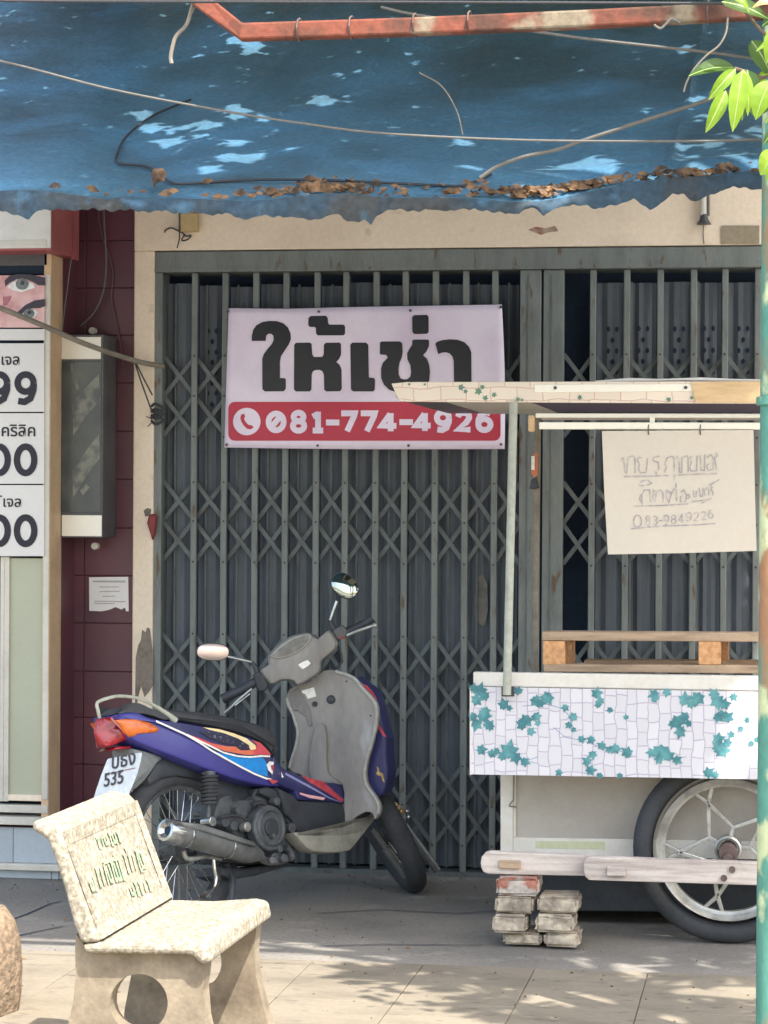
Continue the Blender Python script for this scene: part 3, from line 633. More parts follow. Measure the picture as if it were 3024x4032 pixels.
for j in range(nzv + 1):
    u = j / nzv
    for i in range(nxv + 1):
        x = TX0 + (TX1 - TX0) * i / nxv
        a_ = tarp(x, 0); zb_ = at(x, lin(val, x) + 5 * math.sin(x * .13) * hsh(int(x / 40)) + 4 * math.sin(x * .047), YT).z
        vs.append(Vector((a_.x, a_.y - .004 - .012 * math.sin(u * 2.2) - .008 * u * math.sin(x * .021) - .006 * u * math.sin(x * .05), a_.z + (zb_ - a_.z) * u)))
mb.add(vs, [(j * (nxv + 1) + i, j * (nxv + 1) + i + 1, (j + 1) * (nxv + 1) + i + 1, (j + 1) * (nxv + 1) + i) for j in range(nzv) for i in range(nxv)])
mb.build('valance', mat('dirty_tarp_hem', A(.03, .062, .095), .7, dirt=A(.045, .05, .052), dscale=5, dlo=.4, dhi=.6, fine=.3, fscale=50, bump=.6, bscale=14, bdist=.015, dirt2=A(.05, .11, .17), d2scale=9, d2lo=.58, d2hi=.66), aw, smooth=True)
tb = MB(); tb.tube([tarp(x, .012) + Vector((0, .014, -.016)) for x in range(TX0, TX1, 120)], .011, 8); tb.build('front_bar', 'dgrey', aw)
for x in (TX0 + 20, 1500, TX1 - 20):
    tb = MB(); tb.tube([tarp(x, t) + Vector((0, .0, -.03)) for t in (.0, .3, .6, 1.0)], .012, 8); tb.build('rafter', 'rust', aw)
# dry leaves lying in the trough
def tarp_xy(px_, py_):
    r = ray(px_, py_); best = None
    for k in range(0, 400):
        t = k / 400; q = tarp(px_, t); P = onp(px_, py_, q, Vector((0, 1, 0)))
        if best is None or abs(P.z - tarp(px_, t).z) < best[0]: best = (abs(P.z - q.z), P, t)
    return best[1]
lf = MB(); rn = random.Random(3)
def dry(mb, c, s, rn, flat=.5):
    a = rn.random() * 6.3; u = Vector((math.cos(a), math.sin(a) * .6, (rn.random() - .3) * flat)).normalized(); v = u.cross(Vector((rn.random() - .5, -1, rn.random()))).normalized()
    w1 = u.cross(v) * s * (rn.random() - .3)
    mb.add([c - u * s, c - v * s * .45 + w1 * .4, c + u * s * .3 - v * s * .35 + w1 * .5, c + u * s, c + u * s * .3 + v * s * .4 + w1 * .2, c + v * s * .45], [(0, 1, 2, 5), (2, 3, 4), (2, 4, 5)])
for k in range(560):
    q = rn.random()
    x = rn.gauss(1290, 90) if q < .25 else rn.gauss(2150, 170) if q < .6 else rn.gauss(2760, 110) if q < .75 else rn.uniform(50, 3000)
    if x < 700 and rn.random() < .6: continue
    dry(lf, tarp(x, rn.choice((rn.uniform(.004, .02), rn.uniform(.004, .06))) ) + Vector((0, -.008, .006 + rn.random() * .02)), rn.uniform(.008, .026), rn)
tag(lf.build('leaf_litter', 'dryleaf'), 'dry brown leaves collected along the awning fold', 'leaf litter', kind='stuff')
for (x, y, s, lab) in ((585, 690, .026, 'large pale dry leaf standing alone on the left part of the blue awning'),):
    c = tarp(x, .05) + Vector((0, -.02, .04)); m1 = MB(); pts = [(-.5, -1.2), (-.1, -.5), (.8, -.3), (1.1, .6), (.7, 1.2), (-.6, 1.1), (-.9, .3)]
    m1.add([c + RT * (a * s * .9) + UP * (b * s) + FW * (.2 * s * a * b) for a, b in pts] + [c - FW * s * .3], [(i, (i + 1) % 7, 7) for i in range(7)])
    tag(m1.build('dry_leaf', 'dryleaf'), lab, 'leaf')

# rusty pipe frame above the awning
YP = -3.05
pf = empty('pipe_frame', at(1500, 120, YP), 'bent rusty red steel pipe hanging in front of the blue awning', 'pipe')
pr = MB(); sec = [(-.5, -.5), (.5, -.5), (.5, .5), (-.5, .5)]
cen = [at(700, -90, YP + .1), at(800, 10, YP + .05), at(955, 128, YP), at(1600, 108, YP), at(2300, 78, YP), at(3000, 42, YP), at(3500, 20, YP)]
rings = []
for i, c in enumerate(cen):
    t = (cen[min(i + 1, 6)] - cen[max(i - 1, 0)]).normalized(); n1 = Vector((0, 1, 0)); n2 = t.cross(n1).normalized()
    rings.append([c + n1 * a * .05 + n2 * b * .047 for a, b in sec])
pr.loft(rings); pr.build('pipe', 'rust', pf, bevel=.006)
for x in (1180, 1385, 1635, 1850, 2790):
    y = 128 - (x - 955) * .043
    q = MB(); q.tube([at(x + 4 * math.cos(a), y + 0, YP) + Vector((0, math.cos(a) * .034, math.sin(a) * .032)) for a in [k * .785 for k in range(9)]], .003, 5)
    q.build('wire_tie', 'hub', pf)
st = MB(); st.tube(bez([at(x, y, YP - .03) for x, y in ((2575, 98), (2600, 112), (2625, 92), (2645, 75), (2680, 90))]), .0035, 6); st.build('string_end', 'cable', pf)

# wires across
def wire(name, pts, r, m, lab, Y, cat='cable'):
    q = MB(); q.tube(bez([at(x, y, Y) if not callable(Y) else Y(x, y) for x, y in pts]), r, 8)
    return tag(q.build(name, m), lab, cat)
wire('hanging_cable', [(-300, 200), (0, 240), (440, 352), (900, 440), (1200, 487), (1512, 525), (2080, 552), (2720, 556), (3010, 548), (3400, 540)], .0034, 'cable', 'long pale cable sagging right across the blue awning', -2.95)
wire('thin_wire', [(1500, 28), (1660, 62), (2080, 120), (2330, 155), (2780, 205), (3000, 235), (3400, 290)], .0042, 'cable', 'thin grey wire passing behind the rusty pipe to the top right', -2.9)
wire('thick_cable', [(3150, 250), (2990, 310), (2780, 395), (2520, 480), (2300, 552), (2190, 590), (2060, 618), (1960, 655), (1890, 700)], .0055, 'cable', 'thick grey cable rising from the awning edge to the green leaves', -2.8)
def ontarp(x, y):
    best = None
    for k in range(0, 300):
        t = k / 300; q = tarp(x, t); P = onp(x, y, q, Vector((0, 1, 0)))
        e = abs(P.z - q.z)
        if best is None or e < best[0]: best = (e, q)
    return best[1] + Vector((0, -.004, .008))
wire('black_cord', [(1890, 700), (1850, 722), (1790, 745), (1600, 738), (1200, 722), (900, 722), (700, 733), (620, 730), (520, 690), (430, 665), (310, 655), (255, 605), (225, 545), (250, 470), (360, 410)], .004, 'cabled', 'dark cord lying curled on the left half of the awning', ontarp)
wire('overhead_line', [(-300, 0), (400, 6), (1500, 8), (2500, 12), (3400, 16)], .004, 'cabled', 'dark straight line along the very top edge', -3.3)
tw = MB(); tw.tube(bez([at(x, y, -2.98) for x, y in ((790, -40), (762, 10), (735, 95), (695, 140), (680, 180), (672, 225), (676, 250))]), .006, 7, radii=None)
tw.tube(bez([at(x, y, -2.98) for x, y in ((790, 5), (770, 25), (750, 60), (735, 100))]), .003, 6)
tag(tw.build('dry_twig', 'pole'), 'dry pale twig dangling from the bent end of the rusty pipe', 'twig')
wire('dry_tendril', [(2866, 70), (2858, 130), (2830, 180), (2780, 220), (2735, 270), (2705, 320), (2692, 362)], .0028, 'pole', 'thin dry tendril hanging beside the green leaves', -3.15, 'tendril')
wire('dry_stalk', [(1650, 285), (1740, 340), (1800, 440), (1822, 530)], .002, 'pole', 'thin curved dry stalk over the middle of the awning', -2.8, 'stalk')
# left side wires and diagonal pole
rd = MB(); rd.tube(bez([at(-200, 1130, -.62), at(0, 1212, -.56), at(170, 1282, -.5), at(330, 1352, -.4), at(530, 1420, -.2), at(641, 1442, -.06)]), .0105, 8, radii=None)
tag(rd.build('slanting_rod', 'pole'), 'grey rod slanting from the left edge down to the gate jamb', 'rod')
for k, (pts, lab) in enumerate(([[(405, 700), (410, 880), (418, 1040), (405, 1150), (370, 1230), (318, 1282)], 'grey cable looping down the maroon tiles to the light box'],
                   [[(372, 700), (395, 900), (430, 1010), (445, 1080), (440, 1180), (470, 1330), (485, 1440)], 'thin brown wire running down beside the light box'],
                   [[(286, 700), (284, 960), (270, 1100), (255, 1210), (245, 1300)], 'pale thin wire hanging beside the tan window post'])):
    wire('wall_wire', pts, .0036 if k == 0 else .0028, ['cable', mat('brown_wire', L(110, 84, 88), .7), 'cable'][k], lab, [-.05, -.02, -.23][k])
rp = MB()
for p in ([(530, 1418), (560, 1480), (600, 1556)], [(528, 1418), (558, 1510), (598, 1620)]): rp.tube([at(x, y, -.1 + k_ * .02) for k_, (x, y) in enumerate(p)], .0035, 6)
for k in range(3): rp.tube(bez([at(596, 1600 + 22 * k, -.04), at(612, 1590 + 22 * k, -.05), at(642, 1610 + 22 * k, -.03), at(612, 1626 + 22 * k, -.05), at(596, 1612 + 22 * k, -.04)]), .005, 6)
for p in ([(600, 1650), (575, 1640)], [(600, 1660), (582, 1680)]): rp.tube([at(x, y, -.05) for x, y in p], .0022, 5)
tag(rp.build('rope_knot', 'cabled'), 'dark rope knotted round the left gate jamb', 'rope')
# ------------------------------------------------------------------ food cart
ct = empty('food_cart', (at(2400, 3400, -1.2).x, -1.0, 0), 'white street food cart with ivy-printed skirt propped on bricks', 'food cart')
YC, YK = -1.42, -1.44
def cbox(name, x0, y0, x1, y1, Y, th, m, bev=.003, par=None):
    """board whose front outline is measured at depth plane Y; corners may slope"""
    pts = px([(x0, y0[0]), (x1, y0[1]), (x1, y1[1]), (x0, y1[0])], Y)
    return MB().prism(pts, (0, th, 0)).build(name, m, par or ct, bevel=bev)
XE = 3420
# roof
rf = MB().prism(px([(1541, 1510), (1600, 1504), (XE, 1500), (XE, 1592), (1600, 1582), (1574, 1578), (1556, 1545)], YK - .03), (0, .018, 0)).build('roof_fascia', 'roofprint', ct, bevel=.002)
MB().prism(px([(2105, 1514), (2796, 1512), (2796, 1540), (2105, 1546)], YK - .031), (0, -.004, 0)).build('fascia_strip', 'tube', rf, bevel=.001, seg=1)
MB().prism(px([(2720, 1505), (2805, 1503), (XE, 1501), (XE, 1589), (2740, 1584)], YK - .0365), (0, -.003, 0)).build('fascia_patch', 'ply', rf)
for x, y in ((2186, 1527), (2700, 1526)): MB().disc(at(x, y, YK - .0365), (0, 1, 0), .006, .003, 10).build('screw', 'dgrey', rf)
zr_ = at(1700, 1576, YK).z
def rp_(x0, x1, z0, z1, y0=YK - .01, y1=-.28): return MB().box((x0, y0, z0), (x1, y1, z1))
xl, xm, xr_ = at(1590, 1578, YK).x, at(1755, 1588, YK).x, at(2078, 1590, YK).x; xE = at(XE, 1600, YK).x
rp_(xl - .03, xE, zr_ + .012, zr_ + .03).build('roof_board', 'white', ct)
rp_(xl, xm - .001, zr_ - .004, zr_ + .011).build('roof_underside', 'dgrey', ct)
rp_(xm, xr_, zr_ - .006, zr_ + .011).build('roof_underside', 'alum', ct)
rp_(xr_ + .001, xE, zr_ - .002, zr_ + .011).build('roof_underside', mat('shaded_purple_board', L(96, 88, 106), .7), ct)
MB().box((xm + .2, -.33, zr_ - .03), (xE, -.285, zr_ - .0065)).build('rear_beam', 'alum', ct)
for (y0, y1, Y_, x0) in ((1627, 1645, -1.40, 2108), (1662, 1690, -1.43, 2122)):
    cbox('roof_rail', x0, (y0, y0 + 3), XE, (y1, y1 + 2), Y_, .02, 'tube', .003)
cbox('rail_bracket', 2558, (1640, 1640), 2578, (1664, 1664), -1.415, .01, 'tube', .001)
cbox('rail_end', 2079, (1634, 1634), 2104, (1700, 1700), -1.40, .03, 'ply', .006)
ivl = MB().prism(px([(2340, 1499), (2480, 1488), (2600, 1492), (2760, 1486), (2900, 1492), (XE, 1498), (XE, 1503), (2700, 1497), (2350, 1503)], YK + .03), (0, .2, 0)); ivl.build('roof_film', 'paper', ct)
# posts
q = MB(); q.tube([at(2022, 1584, -1.475), at(1996, 2736, -1.475)], .0145, 12); q.build('front_post', 'metalw', ct)
cbox('post_bracket', 1975, (2702, 2702), 2026, (2742, 2742), -1.462, -.006, 'blackp', .002)
q = MB(); q.tube([at(2118, 1640, -.75), at(2104, 2668, -.75)], .0125, 12); q.build('rear_post', 'pole', ct)
b_ = MB(); b_.box(tuple(at(2092, 1850, -.78)), tuple(at(2106, 1796, -.77) + Vector((0, .002, 0)))); b_.build('reflector', 'dwhite', ct)
MB().prism(px([(2100, 1790), (2116, 1782), (2118, 1868), (2104, 1882), (2092, 1860)], -.765), (0, -.004, 0)).build('orange_tape', 'orange', ct)
MB().prism(px([(2094, 1888), (2112, 1880), (2126, 1922), (2100, 1926), (2086, 1924)], -.765), (0, -.02, 0)).build('black_clip', 'blackp', ct, bevel=.003)
# counter rim and skirt
cbox('counter_rim', 1863, (2646, 2670), XE, (2703, 2728), YC, .03, 'white', .004)
cbox('counter_top', 1880, (2706, 2730), XE, (2716, 2740), YC + .031, .8, 'white', .002)
cbox('under_tray', 2080, (3445, 3452), XE, (3585, 3600), -1.02, .55, 'blackp', .004)
sk = cbox('printed_skirt', 1853, (2704, 2732), XE, (3049, 3076), YC - .012, .006, 'skirt', 0)
cbox('skirt_edge', 1849, (2706, 2706), 1856, (3052, 3052), YC - .014, .012, 'white', .002)
# ivy leaves printed on the skirt and fascia
def ivyleaf(cx, cy, s, a, Y, fn=None):
    pts = []
    for k, r_ in enumerate([1, .52, .82, .46, .66, .38, .5, .38, .66, .46, .82, .52]):
        t = a + k * math.pi / 6; pts.append((cx + s * r_ * math.cos(t), cy + s * r_ * math.sin(t)))
    return [at(x, y, Y) for x, y in pts]
K2 = crop(1750, 2450, .768)
CL = [[(180, 355, 34), (160, 400, 30), (210, 380, 26), (150, 340, 22)], [(195, 480, 34), (165, 520, 30), (230, 530, 28), (210, 455, 24), (150, 480, 22)], [(305, 425, 28), (330, 440, 16)],
      [(465, 400, 28), (530, 385, 34), (490, 420, 22), (380, 355, 22)], [(420, 500, 34), (470, 480, 24), (400, 530, 26), (440, 560, 22), (480, 520, 16)], [(620, 435, 20), (665, 485, 22), (640, 525, 18), (660, 550, 14)],
      [(780, 370, 28), (800, 400, 20), (790, 425, 18)], [(850, 450, 16), (930, 490, 14)], [(185, 655, 26), (240, 675, 22), (330, 665, 44), (300, 690, 24), (365, 690, 30), (410, 715, 24), (270, 660, 18)],
      [(700, 600, 20), (755, 600, 22)], [(810, 635, 22), (880, 645, 26), (940, 670, 28), (845, 655, 18)], [(760, 675, 22), (735, 715, 24), (745, 760, 26)], [(1080, 370, 28), (1140, 355, 22), (1075, 395, 18)],
      [(1235, 400, 32), (1300, 385, 36), (1260, 420, 22)], [(1190, 510, 36), (1235, 485, 26), (1210, 560, 28), (1170, 520, 22), (1255, 520, 18)], [(1400, 400, 36), (1430, 420, 28), (1385, 370, 26), (1480, 380, 20)],
      [(1400, 485, 26), (1450, 490, 28), (1420, 470, 18)], [(1065, 670, 24), (1110, 660, 44), (1150, 690, 30), (1190, 705, 24), (1100, 700, 22)], [(1400, 600, 30), (1420, 660, 38), (1405, 640, 28), (1450, 620, 22), (1470, 580, 18)],
      [(1350, 775, 28), (1390, 785, 20)], [(590, 768, 18), (795, 785, 16), (900, 785, 16)], [(1550, 500, 14), (1520, 545, 14), (1575, 620, 14), (1600, 600, 16), (1680, 480, 30), (1740, 560, 34), (1700, 650, 28)]]
ri = random.Random(5); n_ = 0
for k, cl in enumerate(CL):
    mb = MB()
    for (x, y, s) in cl:
        s *= 1.6
        for e in range(2):
            X, Yp = K2(x + ri.uniform(-8, 8) * e, y + ri.uniform(-8, 8) * e)
            pts = ivyleaf(X, Yp, s * .768 * (1 if e == 0 else .6), ri.random() * 6.3, YC - .0125 - .0003 * (n_ % 9)); n_ += 1
            mb.add(pts, [tuple(range(12))])
    mb.build('ivy_print', 'ivy', sk, smooth=False)['kind'] = 'stuff'
for p in ([(400, 430), (520, 420), (600, 440), (640, 480), (655, 540)], [(560, 540), (620, 590), (700, 605), (800, 640), (900, 660), (960, 690)], [(180, 660), (260, 680), (420, 710), (480, 690)], [(1060, 680), (1180, 700), (1240, 690)], [(1500, 560), (1560, 600), (1600, 640)]):
    vs, fs = ribbon([at(*K2(x, y), YC - .0122) for x, y in p], .0022, (0, -1, 0)); MB().add(vs, fs).build('ivy_stem_print', 'stem', sk, smooth=False)
C5 = crop(1500, 1400, .4822); mb = MB()
for k, (x, y, s) in enumerate([(650, 260, 40), (690, 290, 28), (800, 290, 44), (830, 260, 30), (850, 350, 34), (920, 320, 32), (230, 232, 18), (360, 235, 16), (1120, 360, 28), (1150, 365, 20), (1620, 340, 30), (2350, 355, 30), (2540, 345, 22)]):
    mb.add(ivyleaf(*C5(x, y), s * .4822, k * 1.3, YK - .0305 - .0003 * k), [tuple(range(12))])
mb.build('ivy_print', mat('faded_ivy_print', L(110, 142, 120), .6, dirt=L(84, 124, 110), dscale=30), rf, smooth=False)
# cabinet
YB2 = -1.19
cbox('cabinet_body', 1975, (3000, 3030), XE, (3364, 3392), YB2, .7, 'cab', .003)
cbox('cabinet_stile', 1972, (3040, 3040), 2021, (3362, 3363), YB2 - .001, -.012, 'white', .002)
cbox('cabinet_rail', 2021.5, (3296, 3318), XE, (3363, 3392), YB2 - .001, -.012, 'white', .002)
cbox('cabinet_inner_edge', 2021.5, (3050, 3050), 2032, (3295, 3295), YB2 - .001, -.007, 'alum', .001)
cbox('tape_label', 2108, (3311, 3314), 2382, (3340, 3344), YB2 - .0135, -.001, 'green_label', 0)
q = MB(); q.tube([at(x, y, YB2 - .02) for x, y in ((2024, 3052), (2022, 3150), (2008, 3166), (2004, 3174), (2034, 3177))], .0028, 6); q.build('door_hook', 'pole', ct)
# beam of two planks
def plank(pts, Y, th, m='woodw'): return MB().prism(px(pts, Y), (0, th, 0)).build('beam_plank', m, ct, bevel=.004)
Yb = -1.50
plank([(1892, 3398), (1896, 3374), (1910, 3358), (1930, 3354), (2335, 3370), (2335, 3450), (1922, 3442), (1903, 3434), (1894, 3416)], Yb + .03, .045)
plank([(2298, 3400), (2304, 3382), (2318, 3374), (XE, 3412), (XE, 3500), (2320, 3466), (2303, 3452), (2298, 3430)], Yb - .018, .045)
cbox('tenon_end', 1964, (3386, 3388), 2050, (3418, 3420), Yb + .028, -.012, 'wood', .003)
cbox('tenon_end', 2389, (3412, 3413), 2462, (3448, 3449), Yb - .02, -.014, 'woodw', .004)
C2 = K2
for x, y in ((1475, 1268), (1433, 1312)):
    p = at(*C2(x, y), Yb - .022); MB().disc(p, (0, 1, 0), .011, .01, 12).build('bolt_head', 'hub', ct)
cbox('rear_beam', 1960, (3380, 3390), XE, (3440, 3450), -.55, .05, 'woodw', .003)
cbox('rear_leg', 2318, (3440, 3440), 2357, (3602, 3602), -.6, .04, 'blackp', .003)
q = MB(); wc = at(2867, 3341, -1.30); q.tube([wc + Vector((0, -.13, -.02)), wc + Vector((0, .75, 0))], .016, 10); q.build('axle', 'hub', ct)
# wheel
def alloy_wheel(parent, c):
    ax = Vector((0, 1, 0)); Rt = c.z
    tr = MB(); tr.ring(c, ax, Rt - .034, [(.034 * math.cos(a), .032 * math.sin(a)) for a in [k * math.pi / 6 for k in range(13)]], 64)
    wh = bpy.data.objects.new('wheel', None); COL.objects.link(wh); wh.parent = parent; wh.location = c - WP[parent]; WP[wh] = Vector(c)
    tr.build('tyre', 'rubber', wh, smooth=True)
    rm = MB(); rr_ = .236; rm.ring(c, ax, rr_, [(0, -.030), (.006, -.034), (.006, -.028), (-.004, -.02), (-.024, -.016), (-.024, .016), (-.004, .02), (.006, .028), (.006, .034), (0, .03), (-.012, .024), (-.012, -.024), (0, -.03)], 64)
    rm.build('rim', 'alloy', wh, smooth=True)
    tb_ = MB()
    def P2(r, a): return c + Vector((r * math.cos(R(a)), 0, -r * math.sin(R(a))))
    for k in range(5):
        ao = -114 + 72 * k; ai = ao + 36
        out, inn, inn2 = P2(.166, ao), P2(.074, ai), P2(.074, ao - 36)
        for a_, b_ in ((out, inn), (out, inn2), (P2(.04, ai), inn), (out, P2(.215, ao - 7)), (out, P2(.215, ao + 9))):
            d = (b_ - a_).normalized(); n1 = d.cross(ax) * .0075; n2 = ax * .012
            tb_.hexa([a_ + n1 - n2 * .9, a_ - n1 - n2 * .9, a_ - n1 + n2, a_ + n1 + n2], [b_ + n1 * .8 - n2 * .9, b_ - n1 * .8 - n2 * .9, b_ - n1 * .8 + n2, b_ + n1 * .8 + n2])
        
    tb_.build('spokes', 'alloy', wh, bevel=.002, smooth=False)
    h = MB(); h.ring(c, ax, .04, [(-.006, -.03), (.0, -.034), (.006, -.03), (.006, .03), (-.006, .03), (-.006, -.03)], 30); h.build('hub_ring', 'alloy', wh, smooth=False)
    h = MB(); h.disc(c + Vector((0, -.03, -.004)), ax, .031, .09, 12); h.build('hub', 'hub', wh, bevel=.003)
    h = MB(); h.box(tuple(c + Vector((-.03, -.072, -.07))), tuple(c + Vector((.032, -.045, -.002)))); h.build('axle_block', 'hub', wh, bevel=.004)
alloy_wheel(ct, wc)
# card sign hung from the rail
cs = empty('card_sign', at(2680, 2180, -1.41), 'cream card with faint handwritten Thai words hung from the cart roof rail', 'sign')
YS = -1.442
MB().prism(px([(2370, 1697), (2967, 1693), (2973, 1950), (2979, 2169), (2680, 2178), (2394, 2183), (2380, 1950)], YS), (0, .003, 0)).build('card', 'sheet', cs)
C6 = crop(2300, 1650, .4364)
HW = [
 arc(345, 365, 12, 14, 120, 400, 6) + [(362, 400), (368, 480), (385, 485), (395, 340)], [(400, 345), (440, 330), (458, 350), (460, 490)],
 [(520, 350), (495, 345), (480, 370), (500, 400), (490, 450), (510, 485), (560, 480), (572, 350)], [(680, 335), (630, 345), (620, 375), (670, 390), (675, 440), (650, 495), (640, 470)],
 [(740, 480), (725, 470), (745, 440), (730, 400), (750, 350), (790, 335), (812, 350), (815, 470)], [(815, 500), (818, 520), (812, 550)],
 [(845, 330), (838, 350), (855, 360), (860, 480), (880, 480), (885, 340)], [(895, 345), (925, 330), (938, 350), (940, 475)],
 [(985, 335), (955, 345), (970, 390), (950, 430), (965, 470), (1015, 465), (1020, 330)], [(1040, 325), (1050, 350), (1055, 460), (1085, 465), (1090, 320)],
 [(1110, 350), (1140, 320), (1165, 350), (1165, 450), (1120, 465), (1105, 420), (1135, 400)], [(1190, 300), (1205, 330), (1175, 350), (1200, 460)],
 [(360, 518), (560, 516), (765, 508)], [(850, 505), (1020, 497), (1200, 490)],
 [(495, 590), (520, 560), (570, 550), (610, 580), (560, 600), (495, 600)], [(510, 680), (500, 720), (525, 770), (520, 680), (545, 640), (590, 640), (600, 750)],
 [(640, 690), (650, 660), (625, 640), (620, 720), (640, 745), (660, 650), (690, 640), (712, 670), (712, 750)],
 [(790, 655), (775, 670), (760, 650), (745, 640), (740, 700), (765, 755), (785, 680), (810, 630), (832, 640), (835, 740)], [(830, 580), (828, 620)],
 [(870, 660), (900, 640), (925, 680), (915, 745), (870, 745), (870, 700), (890, 690)], [(930, 690), (945, 680), (955, 700), (930, 720)],
 [(985, 640), (990, 700), (1010, 700), (1012, 650)], [(1035, 620), (1050, 700), (1068, 695), (1075, 620)], [(1090, 690), (1085, 640), (1110, 620), (1125, 640), (1125, 690)],
 [(1160, 620), (1140, 600), (1145, 640), (1165, 660), (1160, 690)], [(1120, 600), (1180, 570), (1220, 545)], [(440, 785), (700, 780), (940, 765)], [(970, 745), (1060, 735), (1150, 715), (1060, 760)],
 [(420, 990), (700, 965), (1000, 955), (1185, 942)],
 arc(482, 922, 36, 54, 0, 360, 16)]
HW += digits([('8', 550, 600, 868, 965), ('3', 620, 670, 868, 962), ('-', 672, 715, 880, 950), ('9', 715, 770, 860, 960), ('8', 780, 835, 862, 950), ('4', 850, 905, 852, 940), ('9', 915, 975, 838, 925), ('2', 985, 1040, 835, 925), ('2', 1050, 1105, 830, 915), ('6', 1115, 1170, 815, 900)])
strokes('handwriting', HW, lambda x, y: at(*C6(x, y), YS - .001), .0042, (0, -1, 0), 'pencil', cs, .0004)
for x in (2554, 2758): 
    q = MB(); q.tube([at(x, 1712, YS - .002), at(x - 2, 1690, YS - .002), at(x, 1672, -1.452)], .0022, 6); q.build('hanging_wire', 'hub', cs)
# pallet on the counter
pl = empty('wooden_pallet', at(2560, 2655, -1.1), 'wooden pallet with orange chip blocks lying on the cart counter', 'pallet')
YPL = -1.30
def pbx(name, x0, y0, x1, y1, Y, th, m): return cbox(name, x0, y0, x1, y1, Y, th, m, .003, pl)
pbx('deck_board', 2134, (2487, 2496), XE, (2522, 2530), YPL, .10, 'wood')
pbx('deck_board', 2160, (2489, 2498), XE, (2516, 2524), YPL + .13, .10, 'wood')
pbx('deck_board', 2180, (2490, 2498), XE, (2514, 2522), YPL + .3, .10, 'wood')
for k, Y_ in enumerate((YPL + .004, YPL + .34)):
    for x0, x1 in ((2137, 2224), (2750, 2838)):
        pbx('block', x0 + k * 30, (2523, 2524), x1 + k * 30, (2618, 2618), Y_, .12, 'endgrain')
pbx('base_board', 2140, (2616, 2622), XE, (2645, 2656), YPL + .002, .10, 'wood')
pbx('base_board', 2300, (2600, 2606), XE, (2624, 2632), YPL + .3, .10, 'wood')
# ------------------------------------------------------------------ brick prop
BR = [((265, 1297, 478, 1394), 0, 'paverred', 'red-tinted brick directly under the cart beam, top of the left stack'), ((260, 1400, 455, 1492), .0, 'paver', 'grey mortar-crusted brick second from the top of the left stack'),
      ((250, 1498, 424, 1592), -.04, 'paver', 'pale brick jutting forward in the left stack, third from the top'), ((298, 1598, 500, 1668), .0, 'paver', 'bottom brick of the left stack standing on the pavement'),
      ((476, 1392, 684, 1482), .0, 'paver', 'top brick of the lower right stack beside the cart wheel'), ((470, 1488, 666, 1582), -.03, 'paver', 'middle brick of the right stack under the cart beam'),
      ((514, 1588, 690, 1668), -.02, 'paver', 'bottom brick of the right stack on the pavement')]
YBR = -1.52
zprev = {}
rows = {0: [3, 2, 1, 0], 1: [6, 5, 4]}
zmax = at(2000, 3445, Yb).z - .004
for st_, idx in rows.items():
    z = .009; tot = [ (BR[i][0][3] - BR[i][0][1]) for i in idx]; H_ = (zmax - .01) if st_ == 0 else (zmax - .01) * .735
    for i in idx:
        (x0, y0, x1, y1), dy, m, lab = BR[i]; h = H_ * (y1 - y0) / sum(tot)
        xa, xb = at(*K2(x0, y1), YBR).x, at(*K2(x1, y1), YBR).x
        mb = MB(); rb_ = random.Random(i + 11); bm = bmesh.new()
        n = 7; vs = []
        mb.box((xa, YBR + dy, z), (xb, YBR + dy + .17, z + h - .003))
        o = mb.build('brick', m); 
        me = o.data; bm = bmesh.new(); bm.from_mesh(me); bmesh.ops.bevel(bm, geom=bm.edges[:], offset=.009, segments=2, affect='EDGES'); bmesh.ops.subdivide_edges(bm, edges=bm.edges[:], cuts=2, use_grid_fill=True)
        zlo = min(v.co.z for v in bm.verts)
        for v in bm.verts:
            k = Vector((rb_.uniform(-1, 1), rb_.uniform(-1, 1), rb_.uniform(-1, 1) * .4)) * .0035
            v.co += k; v.co.z = max(v.co.z, zlo)
        bm.to_mesh(me); bm.free(); me.shade_smooth(); me.set_sharp_from_angle(angle=R(50))
        tag(o, lab, 'brick', 'bricks propping up the cart beam'); z += h
# ------------------------------------------------------------------ terrazzo bench
C3b = crop(0, 2950, .7233)
Ob = dp(803, 3800, 6.07); Ob.z = 0
ba = (RT * .175 + FW * .985).normalized(); bbv = (RT * -.985 + FW * .175).normalized()
bench = empty('terrazzo_bench', tuple(Ob + ba * .3 + bbv * .17), 'small weathered terrazzo seat with backrest and faded green writing', 'bench')
def bp(x, y, u=0.0): q = C3b(x, y); return onp(*q, Ob + ba * u, ba)
LB = .68
bk = [bp(x, y) for x, y in [(168, 438), (255, 492), (300, 610), (352, 780), (400, 960), (440, 1060), (545, 1052), (505, 950), (440, 780), (375, 590), (330, 455), (296, 418), (176, 388)]]
def shell(name, prof, parent, m, u0=0, u1=LB, bev=.012):
    c = MB(); n = 10
    rings = [[p + ba * (u0 + (u1 - u0) * k / n) for p in prof] for k in range(n + 1)]
    c.loft(rings); return c.build(name, m, parent, bevel=bev, seg=3)
bkr = shell('backrest', bk, bench, 'terrazzo')
se = [bp(x, y) for x, y in [(442, 1063), (462, 1112), (700, 1116), (1040, 1122), (1094, 1176), (1150, 1164), (1130, 1062), (1060, 1046), (800, 1062), (548, 1054)]]
shell('seat', se, bench, 'terrazzo')
